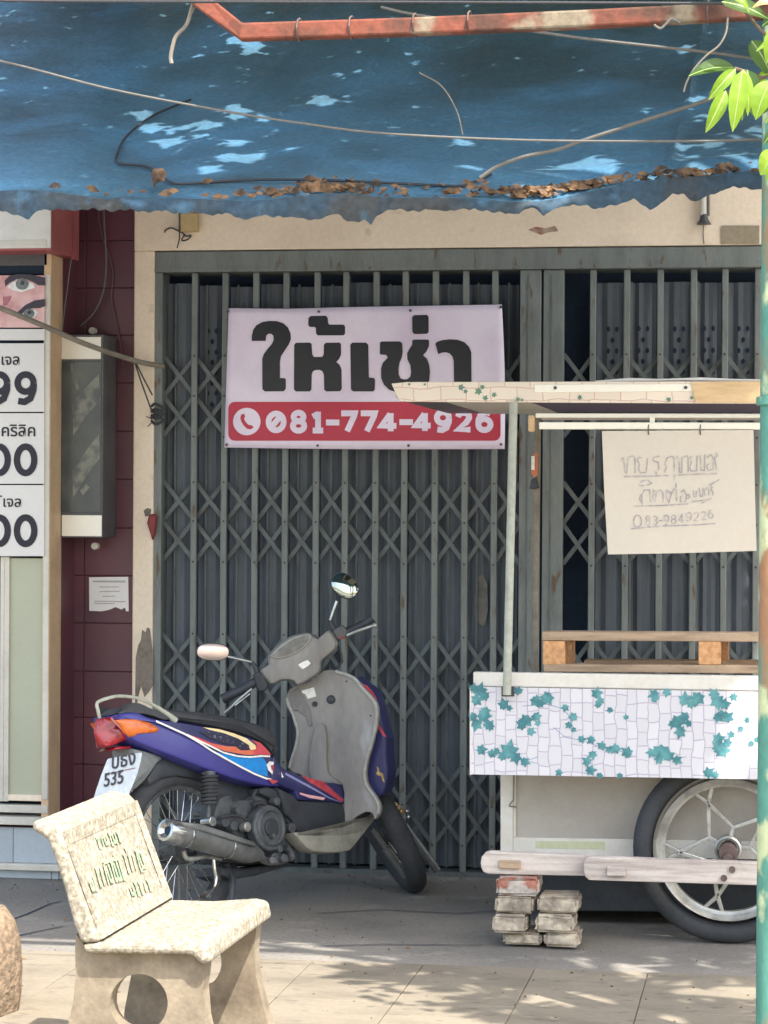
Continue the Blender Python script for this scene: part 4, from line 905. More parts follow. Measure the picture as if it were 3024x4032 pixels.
# raised borders
def border(p00, p10, p11, p01, nrm, wd, th, name):
    nrm = nrm.normalized(); c = (p00 + p10 + p11 + p01) / 4
    q = [p00, p10, p11, p01]; inn = []
    for k in range(4):
        e1_ = (q[(k + 1) % 4] - q[k]).normalized(); e0 = (q[k - 1] - q[k]).normalized(); inn.append(q[k] + (e1_ + e0) * wd)
    mb = MB()
    for k in range(4):
        j = (k + 1) % 4
        mb.hexa([q[k], q[j], inn[j], inn[k]], [q[k] + nrm * th, q[j] + nrm * th, inn[j] + nrm * .0006, inn[k] + nrm * .0006])
    mb.build(name, 'terrazzo', bench)
fb0, fb1 = bp(330, 455), bp(545, 1052)
nb = ba.cross(fb1 - fb0).normalized()
if nb.dot(CAM - fb0) < 0: nb = -nb
border(fb0 + ba * .012, fb1 + ba * .012 + (fb0 - fb1) * .02, fb1 + ba * (LB - .012) + (fb0 - fb1) * .02, fb0 + ba * (LB - .012), nb, .035, .007, 'backrest_border')
# legs with a round opening
def leg(u):
    lft = [(392, 1020), (386, 1100), (388, 1250), (376, 1380), (352, 1500), (318, 1680), (300, 1960), (560, 1960), (575, 1850), (640, 1740), (735, 1700)]
    rgt = [(735, 1700), (830, 1740), (900, 1850), (920, 1960), (1230, 1960), (1180, 1800), (1130, 1620), (1098, 1480), (1086, 1330), (1100, 1200), (1104, 1125)]
    hl = [(735 - 158 * math.cos(R(a)), 1398 - 160 * math.sin(R(a))) for a in range(-90, 91, 12)]
    hr = [(735 + 158 * math.cos(R(a)), 1398 - 160 * math.sin(R(a))) for a in range(90, -91, -12)]
    pl_ = [bp(x, y, 0) for x, y in lft + hl + [(735, 1119), (462, 1114)]]
    pr_ = [bp(x, y, 0) for x, y in [(735, 1119)] + hr + rgt]
    mb = MB()
    for P_ in (pl_, pr_):
        P_ = [p + ba * u for p in P_]
        for p in P_: p.z = max(p.z, 0.009)
        mb.prism(P_, ba * .06)
    mb.build('leg', 'cast', bench)
leg(.035); leg(LB - .095)
# green writing on the backrest
C7 = crop(230, 3100, .2532)
def bw(x, y): return onp(*C7(x, y), fb0 + nb * .0005, nb)
GR = []
rg = random.Random(9)
def glyphrow(x0, y0, x1, y1, h, n, slant):
    for k in range(n):
        t = (k + .5) / n; x = x0 + (x1 - x0) * t; y = y0 + (y1 - y0) * t
        hh = h * (.8 + .3 * rg.random()); sx = slant * hh; q = rg.random(); w2 = (x1 - x0) / n * .42
        GR.append([(x - w2, y - hh * .45), (x - w2 * .2, y - hh * .5), (x, y - hh * .3), (x + sx, y + hh * .5), (x + sx + w2, y + hh * .45)] if q < .4 else
                  [(x - w2 - sx * .3, y - hh * .4), (x - w2 + sx, y + hh * .45), (x + w2 * .6 + sx, y + hh * .4), (x + w2 * .6 - sx * .3, y - hh * .5)] if q < .75 else [(x - sx * .2, y - hh * .5), (x + sx, y + hh * .5)])
glyphrow(575, 870, 950, 760, 150, 6, .22)
glyphrow(480, 1530, 580, 1500, 160, 2, .2); glyphrow(560, 1400, 980, 1270, 310, 7, .22); glyphrow(1000, 1190, 1300, 1120, 290, 5, .22)
glyphrow(1100, 1610, 1420, 1510, 170, 5, .22)
GR += [[(840, 1040), (860, 1075)], [(1020, 950), (1050, 960), (1040, 1000)], [(690, 1180), (780, 1140), (920, 1105)]]
strokes('painted_writing', GR, bw, .0105, nb, 'bgreen', bench, .001)
# ------------------------------------------------------------------ round stone stool cut by the left edge
Cs = gz(-130, 3985)
ss = MB(); prof = [(.0, .0), (.148, .0), (.156, .05), (.158, .12), (.150, .2), (.135, .26), (.11, .295), (.0, .305)]
rings = [[Vector((Cs.x + r_ * (1 + .02 * math.sin(3 * a) + .015 * math.sin(7 * a + z * 30)) * math.cos(a), Cs.y + r_ * math.sin(a), .009 + z)) for a in [k * math.pi / 18 for k in range(36)]] for r_, z in [(max(r_, .002), z) for r_, z in prof]]
ss.loft(rings); ss.sm = True
tag(ss.build('stone_stool', 'brownstone'), 'rounded brown pebbled stone stool cut off by the lower left edge', 'stool')
# ------------------------------------------------------------------ teal pole
tp = empty('teal_pole', gz(3118, 4046 + 60), 'rusting teal painted steel pole along the right edge', 'pole')
pb = dp(3052, 3900, 6.75); pt = dp(3078, 300, 6.75)
d_ = (pt - pb) / (pt.z - pb.z); p0 = pb - d_ * pb.z; p1 = pb + d_ * (3.5 - pb.z)
q = MB(); q.tube([p0, p1], .0515, 28); q.build('shaft', 'teal', tp)
zc = dp(3060, 1580, 6.75); q = MB(); q.tube([zc - Vector((0, 0, .012)), zc + Vector((0, 0, .012))], .056, 28); q.build('collar', 'teal', tp, bevel=.003)
q = MB(); q.disc(p0 + Vector((0, 0, .014)), (0, 0, 1), .1, .012, 24); q.build('base_plate', 'teal', tp)
# ------------------------------------------------------------------ motorbike leaning on its stand
bO = gz(735, 3656); bF = gz(1629, 3502)
e1 = (bF - bO); e1.z = 0; e1.normalize(); er = e1.cross(UP).normalized(); LEAN = R(9)
bU = UP * math.cos(LEAN) - er * math.sin(LEAN); bS = er * math.cos(LEAN) + UP * math.sin(LEAN)
bike = empty('motorbike', tuple((bO + bF) / 2), 'violet-blue and grey underbone motorbike leaning in front of the folding gate', 'motorbike')
cA, cB, cC, cD, cE = crop(350, 2650, .4822), crop(550, 3000, .4219), crop(900, 2200, .4219), crop(1100, 2850, .3918), crop(300, 2200, .8439)
def bl(p, s): return onp(p[0], p[1], bO + bS * s, bS)
def uw(P): d = P - bO; return d.dot(e1), d.dot(bU)
def P3(u, w_, s): return bO + e1 * u + bU * w_ + bS * s
def sfun(u): return lin([(-.6, .02), (-.35, .055), (-.1, .105), (.2, .125), (.5, .14), (1.2, .14)], u)
def bpt(p, s=None, off=0.0):
    if s is not None: P = bl(p, s); return (*uw(P), s)
    ss_ = .1
    for _ in range(4): ss_ = sfun(uw(bl(p, ss_))[0]) + off
    return (*uw(bl(p, ss_)), ss_)
def inset2(poly, k):
    n = len(poly); area = sum(poly[i][0] * poly[(i + 1) % n][1] - poly[(i + 1) % n][0] * poly[i][1] for i in range(n)); sg = 1 if area > 0 else -1; out = []
    for i in range(n):
        a, b, c = poly[i - 1], poly[i], poly[(i + 1) % n]
        def nn(p, q): dx, dy = q[0] - p[0], q[1] - p[1]; l_ = math.hypot(dx, dy) or 1; return (-dy / l_ * sg, dx / l_ * sg)
        n1, n2 = nn(a, b), nn(b, c); mx, my = n1[0] + n2[0], n1[1] + n2[1]; l_ = math.hypot(mx, my) or 1; f = min(1.6, 2 / l_)
        out.append((b[0] + mx / l_ * k * f, b[1] + my / l_ * k * f))
    return out
def pillow(name, pts, m, s=None, s_in=None, inset=.012, parent=None, off=0.0, smooth=True, bev=0, sfn=None):
    q = [bpt(p, sfn(p) if sfn else s, off) for p in pts]; uvp = [(a, b) for a, b, _ in q]; ins = inset2(uvp, inset); in2 = inset2(uvp, inset * .3)
    rings = []
    for src, k in ((ins, 0), (in2, .35), (uvp, 1.0)):
        rings.append([P3(src[i][0], src[i][1], max(.002, q[i][2] - inset * k)) for i in range(len(q))])
    if s_in is None:
        for src, k in ((uvp, 1.0), (in2, .35), (ins, 0)): rings.append([P3(src[i][0], src[i][1], -max(.002, q[i][2] - inset * k)) for i in range(len(q))])
    else: rings.append([P3(uvp[i][0], uvp[i][1], s_in) for i in range(len(q))])
    o = MB().loft(rings).build(name, m, parent or bike, smooth=smooth, bevel=bev)
    bm = bmesh.new(); bm.from_mesh(o.data); bmesh.ops.triangulate(bm, faces=[f for f in bm.faces if len(f.verts) > 4]); bm.to_mesh(o.data); bm.free(); o.data.set_sharp_from_angle(angle=R(38)); return o
def dense(pts, n=3): return [tuple(v) for v in [q.to_2d() for q in bez([Vector((x, y, 0)) for x, y in pts], n)]]
def decal(name, pts, m, parent, off=.0015, s=None):
    q = [bpt(p, s, off if s is None else 0) for p in pts]; MB().prism([P3(a, b, c + (off if s is not None else 0)) for a, b, c in q], bS * .0004).build(name, m, parent)
# rear wheel
def spoked(name, c, ax, Ro, parent, rt=.036, disc=True):
    wh = bpy.data.objects.new(name, None); COL.objects.link(wh); wh.parent = parent; wh.location = c - WP[parent]; WP[wh] = Vector(c)
    t = MB(); t.ring(c, ax, Ro - rt, [(rt * math.cos(a), rt * math.sin(a)) for a in [k * math.pi / 7 for k in range(15)]], 56); t.build('tyre', 'rubber', wh, smooth=True)
    rI = Ro - .062
    t = MB(); t.ring(c, ax, rI, [(0, -.022), (.006, -.026), (.004, -.018), (-.012, -.014), (-.012, .014), (.004, .018), (.006, .026), (0, .022), (-.018, .012), (-.018, -.012), (0, -.022)], 56); t.build('rim', 'chrome', wh, smooth=True)
    a_ = Vector(ax).normalized(); u_ = a_.orthogonal().normalized(); v_ = a_.cross(u_); t = MB()
    for k in range(36):
        an = k * math.pi / 18; bn_ = an + (.35 if k % 2 else -.35); sd = .02 if (k // 2) % 2 else -.02
        t.tube([c + (u_ * math.cos(an) + v_ * math.sin(an)) * (rI - .01), c + (u_ * math.cos(bn_) + v_ * math.sin(bn_)) * .05 + a_ * sd], .0014, 4)
    t.build('spokes', 'chrome', wh)
    t = MB(); t.disc(c, ax, .058, .075, 28); t.build('hub', 'engine', wh, bevel=.006); return wh
rwc = P3(0, .281, 0); spoked('rear_wheel', rwc, bS, .281, bike)
# front wheel, turned left
tilt = R(28); fwc = dp(1518, 3262, 9.56)
fup = -RT * math.sin(tilt) + UP * math.cos(tilt)
fax0 = RT * math.cos(tilt) + UP * math.sin(tilt); fax = (fax0 * math.cos(R(13)) + FW * math.sin(R(13))).normalized()
fR = .272
low = fwc.z - fR * math.sqrt(max(0, 1 - fax.z ** 2)); fwc = fwc + Vector((0, 0, .001 - low - .012 * 0)) * 1.0
fw_ = spoked('front_wheel', fwc, fax, fR, bike, .04)
# frame mass, engine
pillow('frame_cover', [cB(x, y) for x, y in [(560, 40), (900, 120), (1300, 230), (1450, 330), (1480, 760), (1440, 860), (1330, 960), (1000, 960), (760, 940), (700, 700), (720, 560), (640, 120)]], 'blackp', s=.055, inset=.01)
pillow('engine_block', dense([cB(x, y) for x, y in [(880, 350), (1060, 340), (1120, 280), (1250, 300), (1330, 420), (1420, 560), (1450, 760), (1380, 900), (1130, 920), (1000, 760), (720, 560), (700, 480), (760, 330), (860, 300)]], 2), 'engine', s=.095, inset=.015)
pillow('airbox', [cB(x, y) for x, y in [(1120, 250), (1200, 225), (1330, 270), (1420, 380), (1450, 600), (1420, 640), (1330, 460), (1240, 350), (1130, 300)]], 'blackp', s=.12, inset=.012)
t = MB(); cc_ = P3(*bpt(cB(1180, 620), .13)); t.disc(cc_, bS, .083, .05, 32); t.build('clutch_cover', 'engine', bike, bevel=.012, seg=3)
t = MB(); t.ring(cc_ + bS * .026, bS, .062, [(-.006, 0), (0, .006), (.006, 0), (0, -.006)], 32); t.build('cover_ridge', 'engine', bike)
t = MB(); t.disc(cc_ + bS * .027, bS, .034, .012, 24); t.build('cover_boss', 'blackp', bike, bevel=.004)
t = MB(); t.disc(P3(*bpt(cB(985, 610), .13)), bS, .018, .03, 18); t.build('oil_cap', 'alloy', bike, bevel=.004)
for (x, y, r_, s_) in ((900, 460, .014, .11), (780, 560, .02, .11), (860, 600, .018, .12), (1260, 370, .016, .135), (1400, 620, .018, .135), (1290, 810, .014, .14), (1240, 900, .02, .12), (1330, 900, .016, .14), (530, 490, .01, .05), (1070, 560, .012, .13), (1230, 690, .01, .16)):
    t = MB(); t.disc(P3(*bpt(cB(x, y), s_)), bS, r_, .03, 12); t.build('engine_bolt', 'engine', bike, bevel=.003)
t = MB(); t.tube(bez([P3(*bpt(cB(x, y), .13)) for x, y in [(740, 520), (860, 500), (960, 520), (1040, 590)]]), .006, 6); t.tube(bez([P3(*bpt(cB(x, y), .13)) for x, y in [(1050, 400), (1130, 380), (1200, 430), (1260, 520)]]), .008, 6)
t.tube(bez([P3(*bpt(cB(x, y), .12)) for x, y in [(1090, 260), (1060, 330), (1100, 420)]]), .006, 6); t.build('hoses', 'cabled', bike)
# swing arm, chain case, shock, exhaust
t = MB(); a_, b_ = P3(0, .281, .06), P3(*bpt(cB(1150, 760), .06)); n_v = bU * .018; t.hexa([a_ - n_v - bS * .01, a_ + n_v - bS * .01, a_ + n_v + bS * .01, a_ - n_v + bS * .01], [b_ - n_v - bS * .01, b_ + n_v - bS * .01, b_ + n_v + bS * .01, b_ - n_v + bS * .01]); t.build('swing_arm', 'engine', bike, bevel=.004)
t = MB(); A0, A1 = P3(*bpt(cB(655, 90), .115)), P3(*bpt(cB(640, 560), .115)); t.tube([A0, A0.lerp(A1, .45)], .02, 14); t.tube([A0.lerp(A1, .45), A1], .009, 10); t.build('shock_absorber', 'engine', bike)
t = MB(); coil = []
axd = (A1 - A0).normalized(); q1 = axd.orthogonal().normalized(); q2 = axd.cross(q1)
for k in range(8 * 14 + 1):
    an = k / 14 * 2 * math.pi; coil.append(A0.lerp(A1, .05 + .6 * k / 112) + (q1 * math.cos(an) + q2 * math.sin(an)) * .026)
t.tube(coil, .0055, 6); t.build('shock_spring', 'rubber', bike)
t = MB(); t.disc(A1, bS, .018, .05, 14); t.build('shock_mount', 'chrome', bike, bevel=.003)
X0, X1 = P3(*bpt(cB(262, 640), .17)), P3(*bpt(cB(1040, 850), .15)); xd = (X1 - X0).normalized()
t = MB(); t.tube([X0 + xd * .045, X0 + xd * .07, X1 - xd * .03, X1, X1 + xd * .05], .04, 24, radii=[.0405, .0415, .0405, .036, .018]); t.build('exhaust_can', 'exhaust', bike)
t = MB(); rings = []
a0 = xd.orthogonal().normalized(); a1 = xd.cross(a0)
for off_, r_ in ((.05, .043), (.0, .0425), (-.012, .038), (-.014, .028), (-.006, .02), (-.002, .014)): rings.append([X0 + xd * off_ + (a0 * math.cos(k * math.pi / 14) + a1 * math.sin(k * math.pi / 14)) * r_ for k in range(28)])
t.loft(rings, cap=False); t.build('exhaust_tip', 'chrome', bike, smooth=True)
t = MB(); t.disc(X0 + xd * .002, xd, .0142, .004, 16); t.build('exhaust_bore', 'dark', bike)
for off_ in (.09, .30):
    t = MB(); t.ring(X0 + xd * off_, xd, .0425, [(0, -.006), (.002, 0), (0, .006)], 28); t.build('exhaust_band', 'chrome', bike)
pillow('heat_shield', [cB(x, y) for x, y in [(400, 560), (560, 575), (800, 650), (1080, 750), (1085, 790), (900, 740), (600, 650), (420, 600)]], 'exhaust', s=.205, s_in=.19, inset=.004)
t = MB(); t.tube(bez([X1 + xd * .03, P3(*bpt(cB(1200, 930), .13)), P3(*bpt(cB(1380, 900), .1)), P3(*bpt(cB(1440, 780), .06))]), .014, 12); t.build('exhaust_pipe', 'exhaust', bike)
t = MB(); t.tube(bez([P3(*bpt(cB(x, y), .12)) for x, y in [(1360, 800), (1400, 830), (1420, 890), (1390, 900)]]), .012, 8); t.tube([P3(*bpt(cB(1240, 905), .1)), P3(*bpt(cB(1240, 915), .22))], .012, 8); t.build('foot_peg', 'engine', bike)
t = MB(); t.tube([P3(*bpt(cB(820, 960), .05)), P3(*bpt(cB(870, 1110), .08)), P3(*bpt(cB(850, 1350), .1))], .012, 8); t.build('centre_stand', 'blackp', bike)
t = MB(); t.tube(bez([P3(*bpt(cB(x, y), .1)) for x, y in [(690, 880), (700, 1000), (715, 1090), (690, 1180), (620, 1270)]]), .007, 8); t.build('stand_spring_rod', 'chrome', bike)
t = MB(); t.tube(bez([P3(*bpt(cB(x, y), .11)) for x, y in [(410, 830), (440, 900), (520, 900), (620, 880), (760, 900)]]), .009, 8); t.build('brake_rod', 'alloy', bike)
t = MB(); s0 = P3(.33, .22, -.1); s1 = s0 - er * .16 + e1 * .05; s1.z = .006; t.tube([s0, s1], .01, 8); t.build('side_stand', 'blackp', bike)
pillow('under_tray', [cB(x, y) for x, y in [(770, 980), (1000, 990), (1400, 930), (1440, 960), (1100, 1060), (860, 1100), (770, 1060)]], 'blackp', s=.07, inset=.01)
# bodywork
body = pillow('tail_cowl', dense([cA(x, y) for x, y in [(235, 345), (290, 325), (400, 318), (520, 368), (730, 398), (900, 426), (1080, 462), (1250, 505), (1385, 555), (1450, 635), (1500, 690), (1575, 780), (1655, 850), (1600, 920), (1540, 925), (1440, 920), (1240, 880), (1000, 800), (700, 685), (480, 600), (340, 530), (280, 440)]], 3), 'purple', inset=.012)
decal('navy_field', [cA(x, y) for x, y in [(560, 398), (740, 410), (900, 438), (1080, 475), (1240, 516), (1380, 572), (1450, 660), (1500, 720), (1560, 800), (1590, 880), (1450, 850), (1240, 755), (1000, 625), (780, 490)]], 'navy', body, .0012)
decal('blue_flame', [cA(x, y) for x, y in [(1040, 645), (1150, 672), (1300, 692), (1420, 690), (1455, 740), (1460, 845), (1380, 825), (1240, 762), (1120, 695)]], 'skyblue', body, .002)
decal('red_flame', [cA(x, y) for x, y in [(800, 500), (900, 530), (1010, 575), (1130, 600), (1200, 600), (1240, 632), (1320, 630), (1375, 590), (1330, 545), (1400, 570), (1450, 620), (1490, 668), (1400, 668), (1280, 668), (1120, 640), (980, 590), (880, 545)]], 'dorange', body, .0026)
decal('yellow_flame', [cA(x, y) for x, y in [(930, 442), (1060, 458), (1180, 492), (1290, 535), (1360, 590), (1362, 622), (1320, 628), (1300, 585), (1220, 535), (1100, 490), (990, 465)]], mat('pale_yellow_decal', L(236, 214, 160), .4, bump=0), body, .0034)
decal('dark_lettering_field', [cA(x, y) for x, y in [(900, 478), (1000, 480), (1120, 510), (1240, 550), (1310, 592), (1300, 628), (1220, 620), (1200, 595), (1100, 575), (980, 530)]], mat('worn_dark_decal', L(40, 40, 62), .4, dirt=L(120, 120, 140), dscale=90, dlo=.6, dhi=.68, bump=0), body, .0042)
def dline(name, pts, wd, m, off):
    q = [bpt(cA(x, y), None, off) for x, y in pts]; vs, fs = ribbon([P3(*p) for p in q], wd, bS); MB().add(vs, fs).build(name, m, body, smooth=False)
dline('white_pinstripe', [(548, 392), (780, 496), (900, 565), (1000, 632), (1120, 700), (1240, 766), (1350, 822), (1450, 862), (1550, 880)], .007, 'dwhite', .005)
dline('white_pinstripe', [(800, 502), (900, 552), (1000, 600), (1100, 650), (1220, 680), (1320, 686), (1410, 678), (1480, 680)], .006, 'dwhite', .0056)
decal('white_leaf', [cA(x, y) for x, y in [(1450, 750), (1475, 722), (1520, 728), (1555, 775), (1590, 850), (1560, 862), (1500, 830), (1465, 795)]], 'dwhite', body, .0062)
decal('red_leaf', [cA(x, y) for x, y in [(1484, 755), (1515, 748), (1542, 785), (1558, 828), (1520, 815), (1492, 790)]], 'dred', body, .0068)
decal('red_tip', [cA(x, y) for x, y in [(1455, 862), (1550, 882), (1500, 908)]], 'dred', body, .0066)
seat = pillow('seat', dense([cA(x, y) for x, y in [(235, 335), (300, 290), (400, 258), (520, 275), (620, 310), (700, 292), (820, 302), (1080, 332), (1320, 385), (1470, 435), (1540, 500), (1565, 560), (1560, 640), (1530, 700), (1470, 610), (1385, 553), (1250, 503), (1080, 460), (900, 424), (730, 396), (520, 366), (400, 316), (290, 322)]], 3), 'seat', off=-.006, inset=.03)
# middle cowl, side cover, footboard wing
mid = pillow('side_cowl', dense([cD(x, y) for x, y in [(-60, 330), (0, 395), (100, 470), (330, 560), (470, 590), (635, 606), (662, 780), (640, 800), (440, 775), (200, 765), (160, 680), (60, 640), (-80, 560)]], 2), 'navy', s=.142, inset=.01)
for pts, m, o_ in (([(215, 515), (330, 555), (430, 575), (560, 690), (645, 765), (620, 790), (560, 745), (440, 670), (300, 590)], 'dred', .0012), ([(200, 690), (300, 715), (460, 742), (440, 768), (300, 745), (205, 708)], mat('pink_decal', L(226, 172, 176), .4, bump=0), .0012),
                   ([(60, 490), (300, 620), (500, 740), (640, 800), (500, 752), (300, 645), (50, 510)], mat('lilac_line', L(140, 140, 190), .4, bump=0), .002)):
    decal('cowl_stripe', [cD(x, y) for x, y in pts], m, mid, o_, s=.142)
pillow('side_cover', dense([cD(x, y) for x, y in [(-10, 640), (160, 720), (200, 768), (440, 778), (645, 802), (662, 1040), (560, 1078), (190, 1085), (140, 980), (60, 900)]], 2), 'blackp', s=.135, inset=.01)
# leg shield
sP = bl(cD(655, 800), .14); sN = (e1 * .75 + FW * .6).normalized(); sh_ = [cC(x, y) for x, y in [(540, 1300), (565, 1225), (640, 1185), (760, 1150), (890, 1045), (1000, 1052), (1160, 1110), (1250, 1215), (1340, 1310), (1380, 1400), (1372, 1560), (1345, 1660)]] + \
    [cD(x, y) for x, y in [(930, 180), (880, 350), (858, 480), (862, 560), (890, 640), (960, 740), (998, 820), (1000, 885), (960, 960), (940, 900), (870, 882), (760, 940), (668, 1020), (655, 800), (632, 606), (470, 588), (330, 555), (200, 505), (100, 450), (130, 340), (168, 210), (186, 90), (165, 0)]] + [cC(x, y) for x, y in [(630, 1560), (595, 1440), (550, 1350)]]
def onS(p, off=0): return onp(p[0], p[1], sP + sN * off, sN)
def shieldsolid(name, pts, m, off, th, parent=None, bev=.008, bow=0.0):
    P_ = [onS(p, off) for p in pts]; c = sum(P_, Vector()) / len(P_)
    return MB().prism(P_, sN * th).build(name, m, parent or bike, bevel=bev, seg=3)
lsd = shieldsolid('leg_shield', dense(sh_, 2), 'greyplas', 0, .03)
# rolled rim of the shield and centre tunnel
def sline(name, pts, r_, m, off):
    t = MB(); t.tube(bez([onS(p, off) for p in pts], 5), r_, 8); t.build(name, m, lsd)
sline('shield_rim', [cC(1000, 1052), cC(1160, 1110), cC(1250, 1215), cC(1340, 1310), cC(1380, 1400), cC(1372, 1560), cD(930, 180), cD(880, 350), cD(858, 480), cD(862, 560), cD(890, 640), cD(960, 740), cD(998, 820), cD(996, 900)], .007, mat('pale_grey_plastic', L(158, 156, 150), .5), -.002)
sline('shield_rim', [cC(545, 1300), cC(560, 1370), cC(600, 1450), cC(632, 1560), cD(168, 0), cD(186, 90), cD(170, 210), cD(130, 340), cD(103, 440)], .006, mat('pale_grey_plastic', L(158, 156, 150), .5), -.002)
def sblob(name, cx, cy, rx, ry, m, off, th, fn=cC, n=20, rot=0, par=None):
    pts = []
    for k in range(n):
        a = 2 * math.pi * k / n; x, y = rx * math.cos(a), ry * math.sin(a); pts.append(fn(cx + x * math.cos(rot) - y * math.sin(rot), cy + x * math.sin(rot) + y * math.cos(rot)))
    return shieldsolid(name, pts, m, off, th, par or lsd, .002)
sblob('ignition_ring', 952, 1315, 40, 42, 'blackp', -.006, .006); sblob('ignition_lock', 955, 1315, 24, 25, 'engine', -.009, .004); sblob('bag_hook', 797, 1357, 20, 24, 'blackp', -.012, .012)
shieldsolid('white_sticker', [cC(x, y) for x, y in [(680, 1232), (795, 1200), (818, 1285), (738, 1308), (715, 1262), (690, 1255)]], 'dwhite', -.0015, .001, lsd, 0)
shieldsolid('centre_ridge', [cC(x, y) for x, y in [(560, 1250), (650, 1200), (690, 1280), (760, 1420), (780, 1560), (745, 1565), (720, 1480), (650, 1420), (600, 1420)]], mat('grey_shadow_plastic', L(122, 118, 116), .6), -.006, .006, lsd, .003)
shieldsolid('tunnel', dense([cD(x, y) for x, y in [(370, 0), (450, 20), (470, 200), (470, 400), (500, 520), (610, 600), (620, 610), (560, 600), (330, 552), (300, 400), (330, 180)]], 2), 'greyplas', -.018, .018, lsd, .008)
for x, y in ((1100, 1145), (1325, 1465)): sblob('screw', x, y, 9, 9, 'blackp', -.001, .001, par=lsd)
wing = pillow('footboard_wing', dense([cD(x, y) for x, y in [(145, 1100), (180, 1086), (400, 1092), (600, 1088), (750, 1072), (850, 1030), (925, 935), (985, 905), (970, 960), (860, 1105), (745, 1250), (690, 1282), (540, 1300), (335, 1282), (240, 1205)]], 2), mat('sand_grey_plastic', L(150, 148, 138), .5, dirt=L(126, 124, 116), dscale=9), s=.16, s_in=.1, inset=.012)
pillow('shield_pocket', [cD(x, y) for x, y in [(668, 1045), (760, 945), (870, 888), (925, 893), (915, 930), (845, 1010), (750, 1055)]], 'blackp', s=.13, s_in=.1, inset=.003)
# front cowl seen past the shield
fc = shieldsolid('front_cowl', dense([cC(1150, 1100), cC(1230, 1160), cC(1330, 1240), cC(1395, 1400), cC(1440, 1600)] + [cD(x, y) for x, y in [(1070, 150), (1072, 330), (1088, 480), (1072, 620), (1040, 705), (1000, 732), (955, 715), (900, 640), (800, 500), (850, 300), (920, 0)]] + [cC(1280, 1400), cC(1150, 1200)], 2), 'navy', .035, .09, None, .02)
shieldsolid('red_trim', [cC(x, y) for x, y in [(1215, 1150), (1290, 1185), (1350, 1250), (1385, 1320), (1340, 1290), (1270, 1220)]], 'dred', .030, .004, fc, .001)
shieldsolid('red_trim', [cD(x, y) for x, y in [(975, 0), (1010, 20), (1072, 130), (1050, 130), (985, 40)]], 'dred', .033, .003, fc, .001)
shieldsolid('gold_emblem', [cD(x, y) for x, y in [(975, 425), (1000, 445), (1005, 485), (1040, 500), (1058, 590), (1040, 580), (1020, 525), (985, 515), (968, 495), (985, 480)]], 'gold', .032, .002, fc, 0)
# forks, front fender, brake
fdir = fup
fk0, fk1 = dp(*cD(930, 1060), 9.40), dp(*cD(1275, 1525), 9.46)
t = MB(); t.tube([fk0, fk0.lerp(fk1, .45)], .011, 12); t.tube([fk0.lerp(fk1, .4), fk1], .018, 12); t.build('fork_leg', 'exhaust', bike)
t = MB(); t.tube([fk0.lerp(fk1, .5) + RT * .012, fk0.lerp(fk1, .8) + RT * .012 - FW * .012], .005, 8); t.build('fork_highlight_tube', 'chrome', bike)
t = MB(); t.tube([fk0 + FW * .14 + RT * .12, fk1 + FW * .14 + RT * .12], .016, 12); t.build('fork_leg', 'exhaust', bike)
fd = MB(); rings = []
for k in range(13):
    a = R(-35 + 10.5 * k); dirv = (fup * math.cos(a) + fup.cross(fax) * math.sin(a)); ring_ = []
    for j in range(7):
        b = R(-75 + 25 * j); ring_.append(fwc + dirv * (fR - .03 + .052 * math.cos(b)) + fax * .056 * math.sin(b))
    rings.append(ring_)
fd.loft(rings, cap=False, close=False); fd.sm = True; fo = fd.build('front_fender', 'blackp', bike); z_ = fo.modifiers.new('s', 'SOLIDIFY'); z_.thickness = .003
for x, y, r_ in ((1165, 820, .012), (1195, 850, .012), (1225, 880, .013), (1215, 905, .011), (1280, 880, .010), (1295, 938, .009)):
    t = MB(); t.ball(dp(*cD(x, y), 9.44), r_, (1, 1, 1.1)); t.build('brass_fitting', 'gold' if r_ > .0105 else 'chrome', bike)
# handlebar cover, dial, grips, levers, mirrors
hd = (onS(cC(880, 1080)) - CAM).dot(FW) - .03
def hp(x, y, d=0): return dp(*cC(x, y), hd + d)
def hsolid(name, pts, m, d0, th, bev=.01, par=None): return MB().prism([hp(x, y, d0) for x, y in pts], FW * th).build(name, m, par or bike, bevel=bev, seg=3)
ho = [(370, 905), (430, 835), (500, 772), (600, 715), (740, 690), (795, 712), (865, 738), (900, 690), (952, 665), (998, 720), (1022, 790), (1000, 842), (940, 900), (870, 960), (858, 1050), (780, 1118), (690, 1168), (640, 1185), (600, 1148), (500, 1140), (395, 1180), (360, 1158), (288, 1055), (368, 990)]
def dd(pts): return [(q.x, q.y) for q in bez([Vector((x, y, 0)) for x, y in pts], 3)]
hc = MB(); o_pts = dd(ho); cx_, cy_ = 640, 930
rings = []
for sc, d_0 in ((.80, -.035), (.92, -.03), (.985, -.012), (1, .012), (.96, .06), (.8, .09)):
    rings.append([hp(cx_ + (x - cx_) * (sc if abs(x - cx_) < 400 else (sc + 1) / 2 + .0), cy_ + (y - cy_) * sc, d_0) for x, y in o_pts])
hc.loft(rings); hco = hc.build('handlebar_cover', 'greyplas', bike, smooth=True)
hsolid('dial_rim', dd([(385, 912), (440, 850), (510, 795), (610, 735), (740, 700), (772, 735), (735, 805), (650, 870), (550, 915), (450, 932)]), mat('pale_dial_rim', L(150, 147, 142), .5), -.044, .014, .003, hco)
hsolid('dial_glass', dd([(405, 905), (455, 855), (520, 808), (615, 748), (735, 713), (756, 740), (718, 800), (640, 858), (545, 902), (455, 918)]), mat('dusty_dial_glass', L(98, 98, 96), .25, dirt=L(124, 122, 118), dscale=30, spec=.6), -.0465, .004, .001, hco)
hsolid('white_sticker', [(650, 990), (692, 963), (738, 945), (765, 975), (742, 1002), (692, 1030), (668, 1012)], 'dwhite', -.0375, .002, 0, hco)
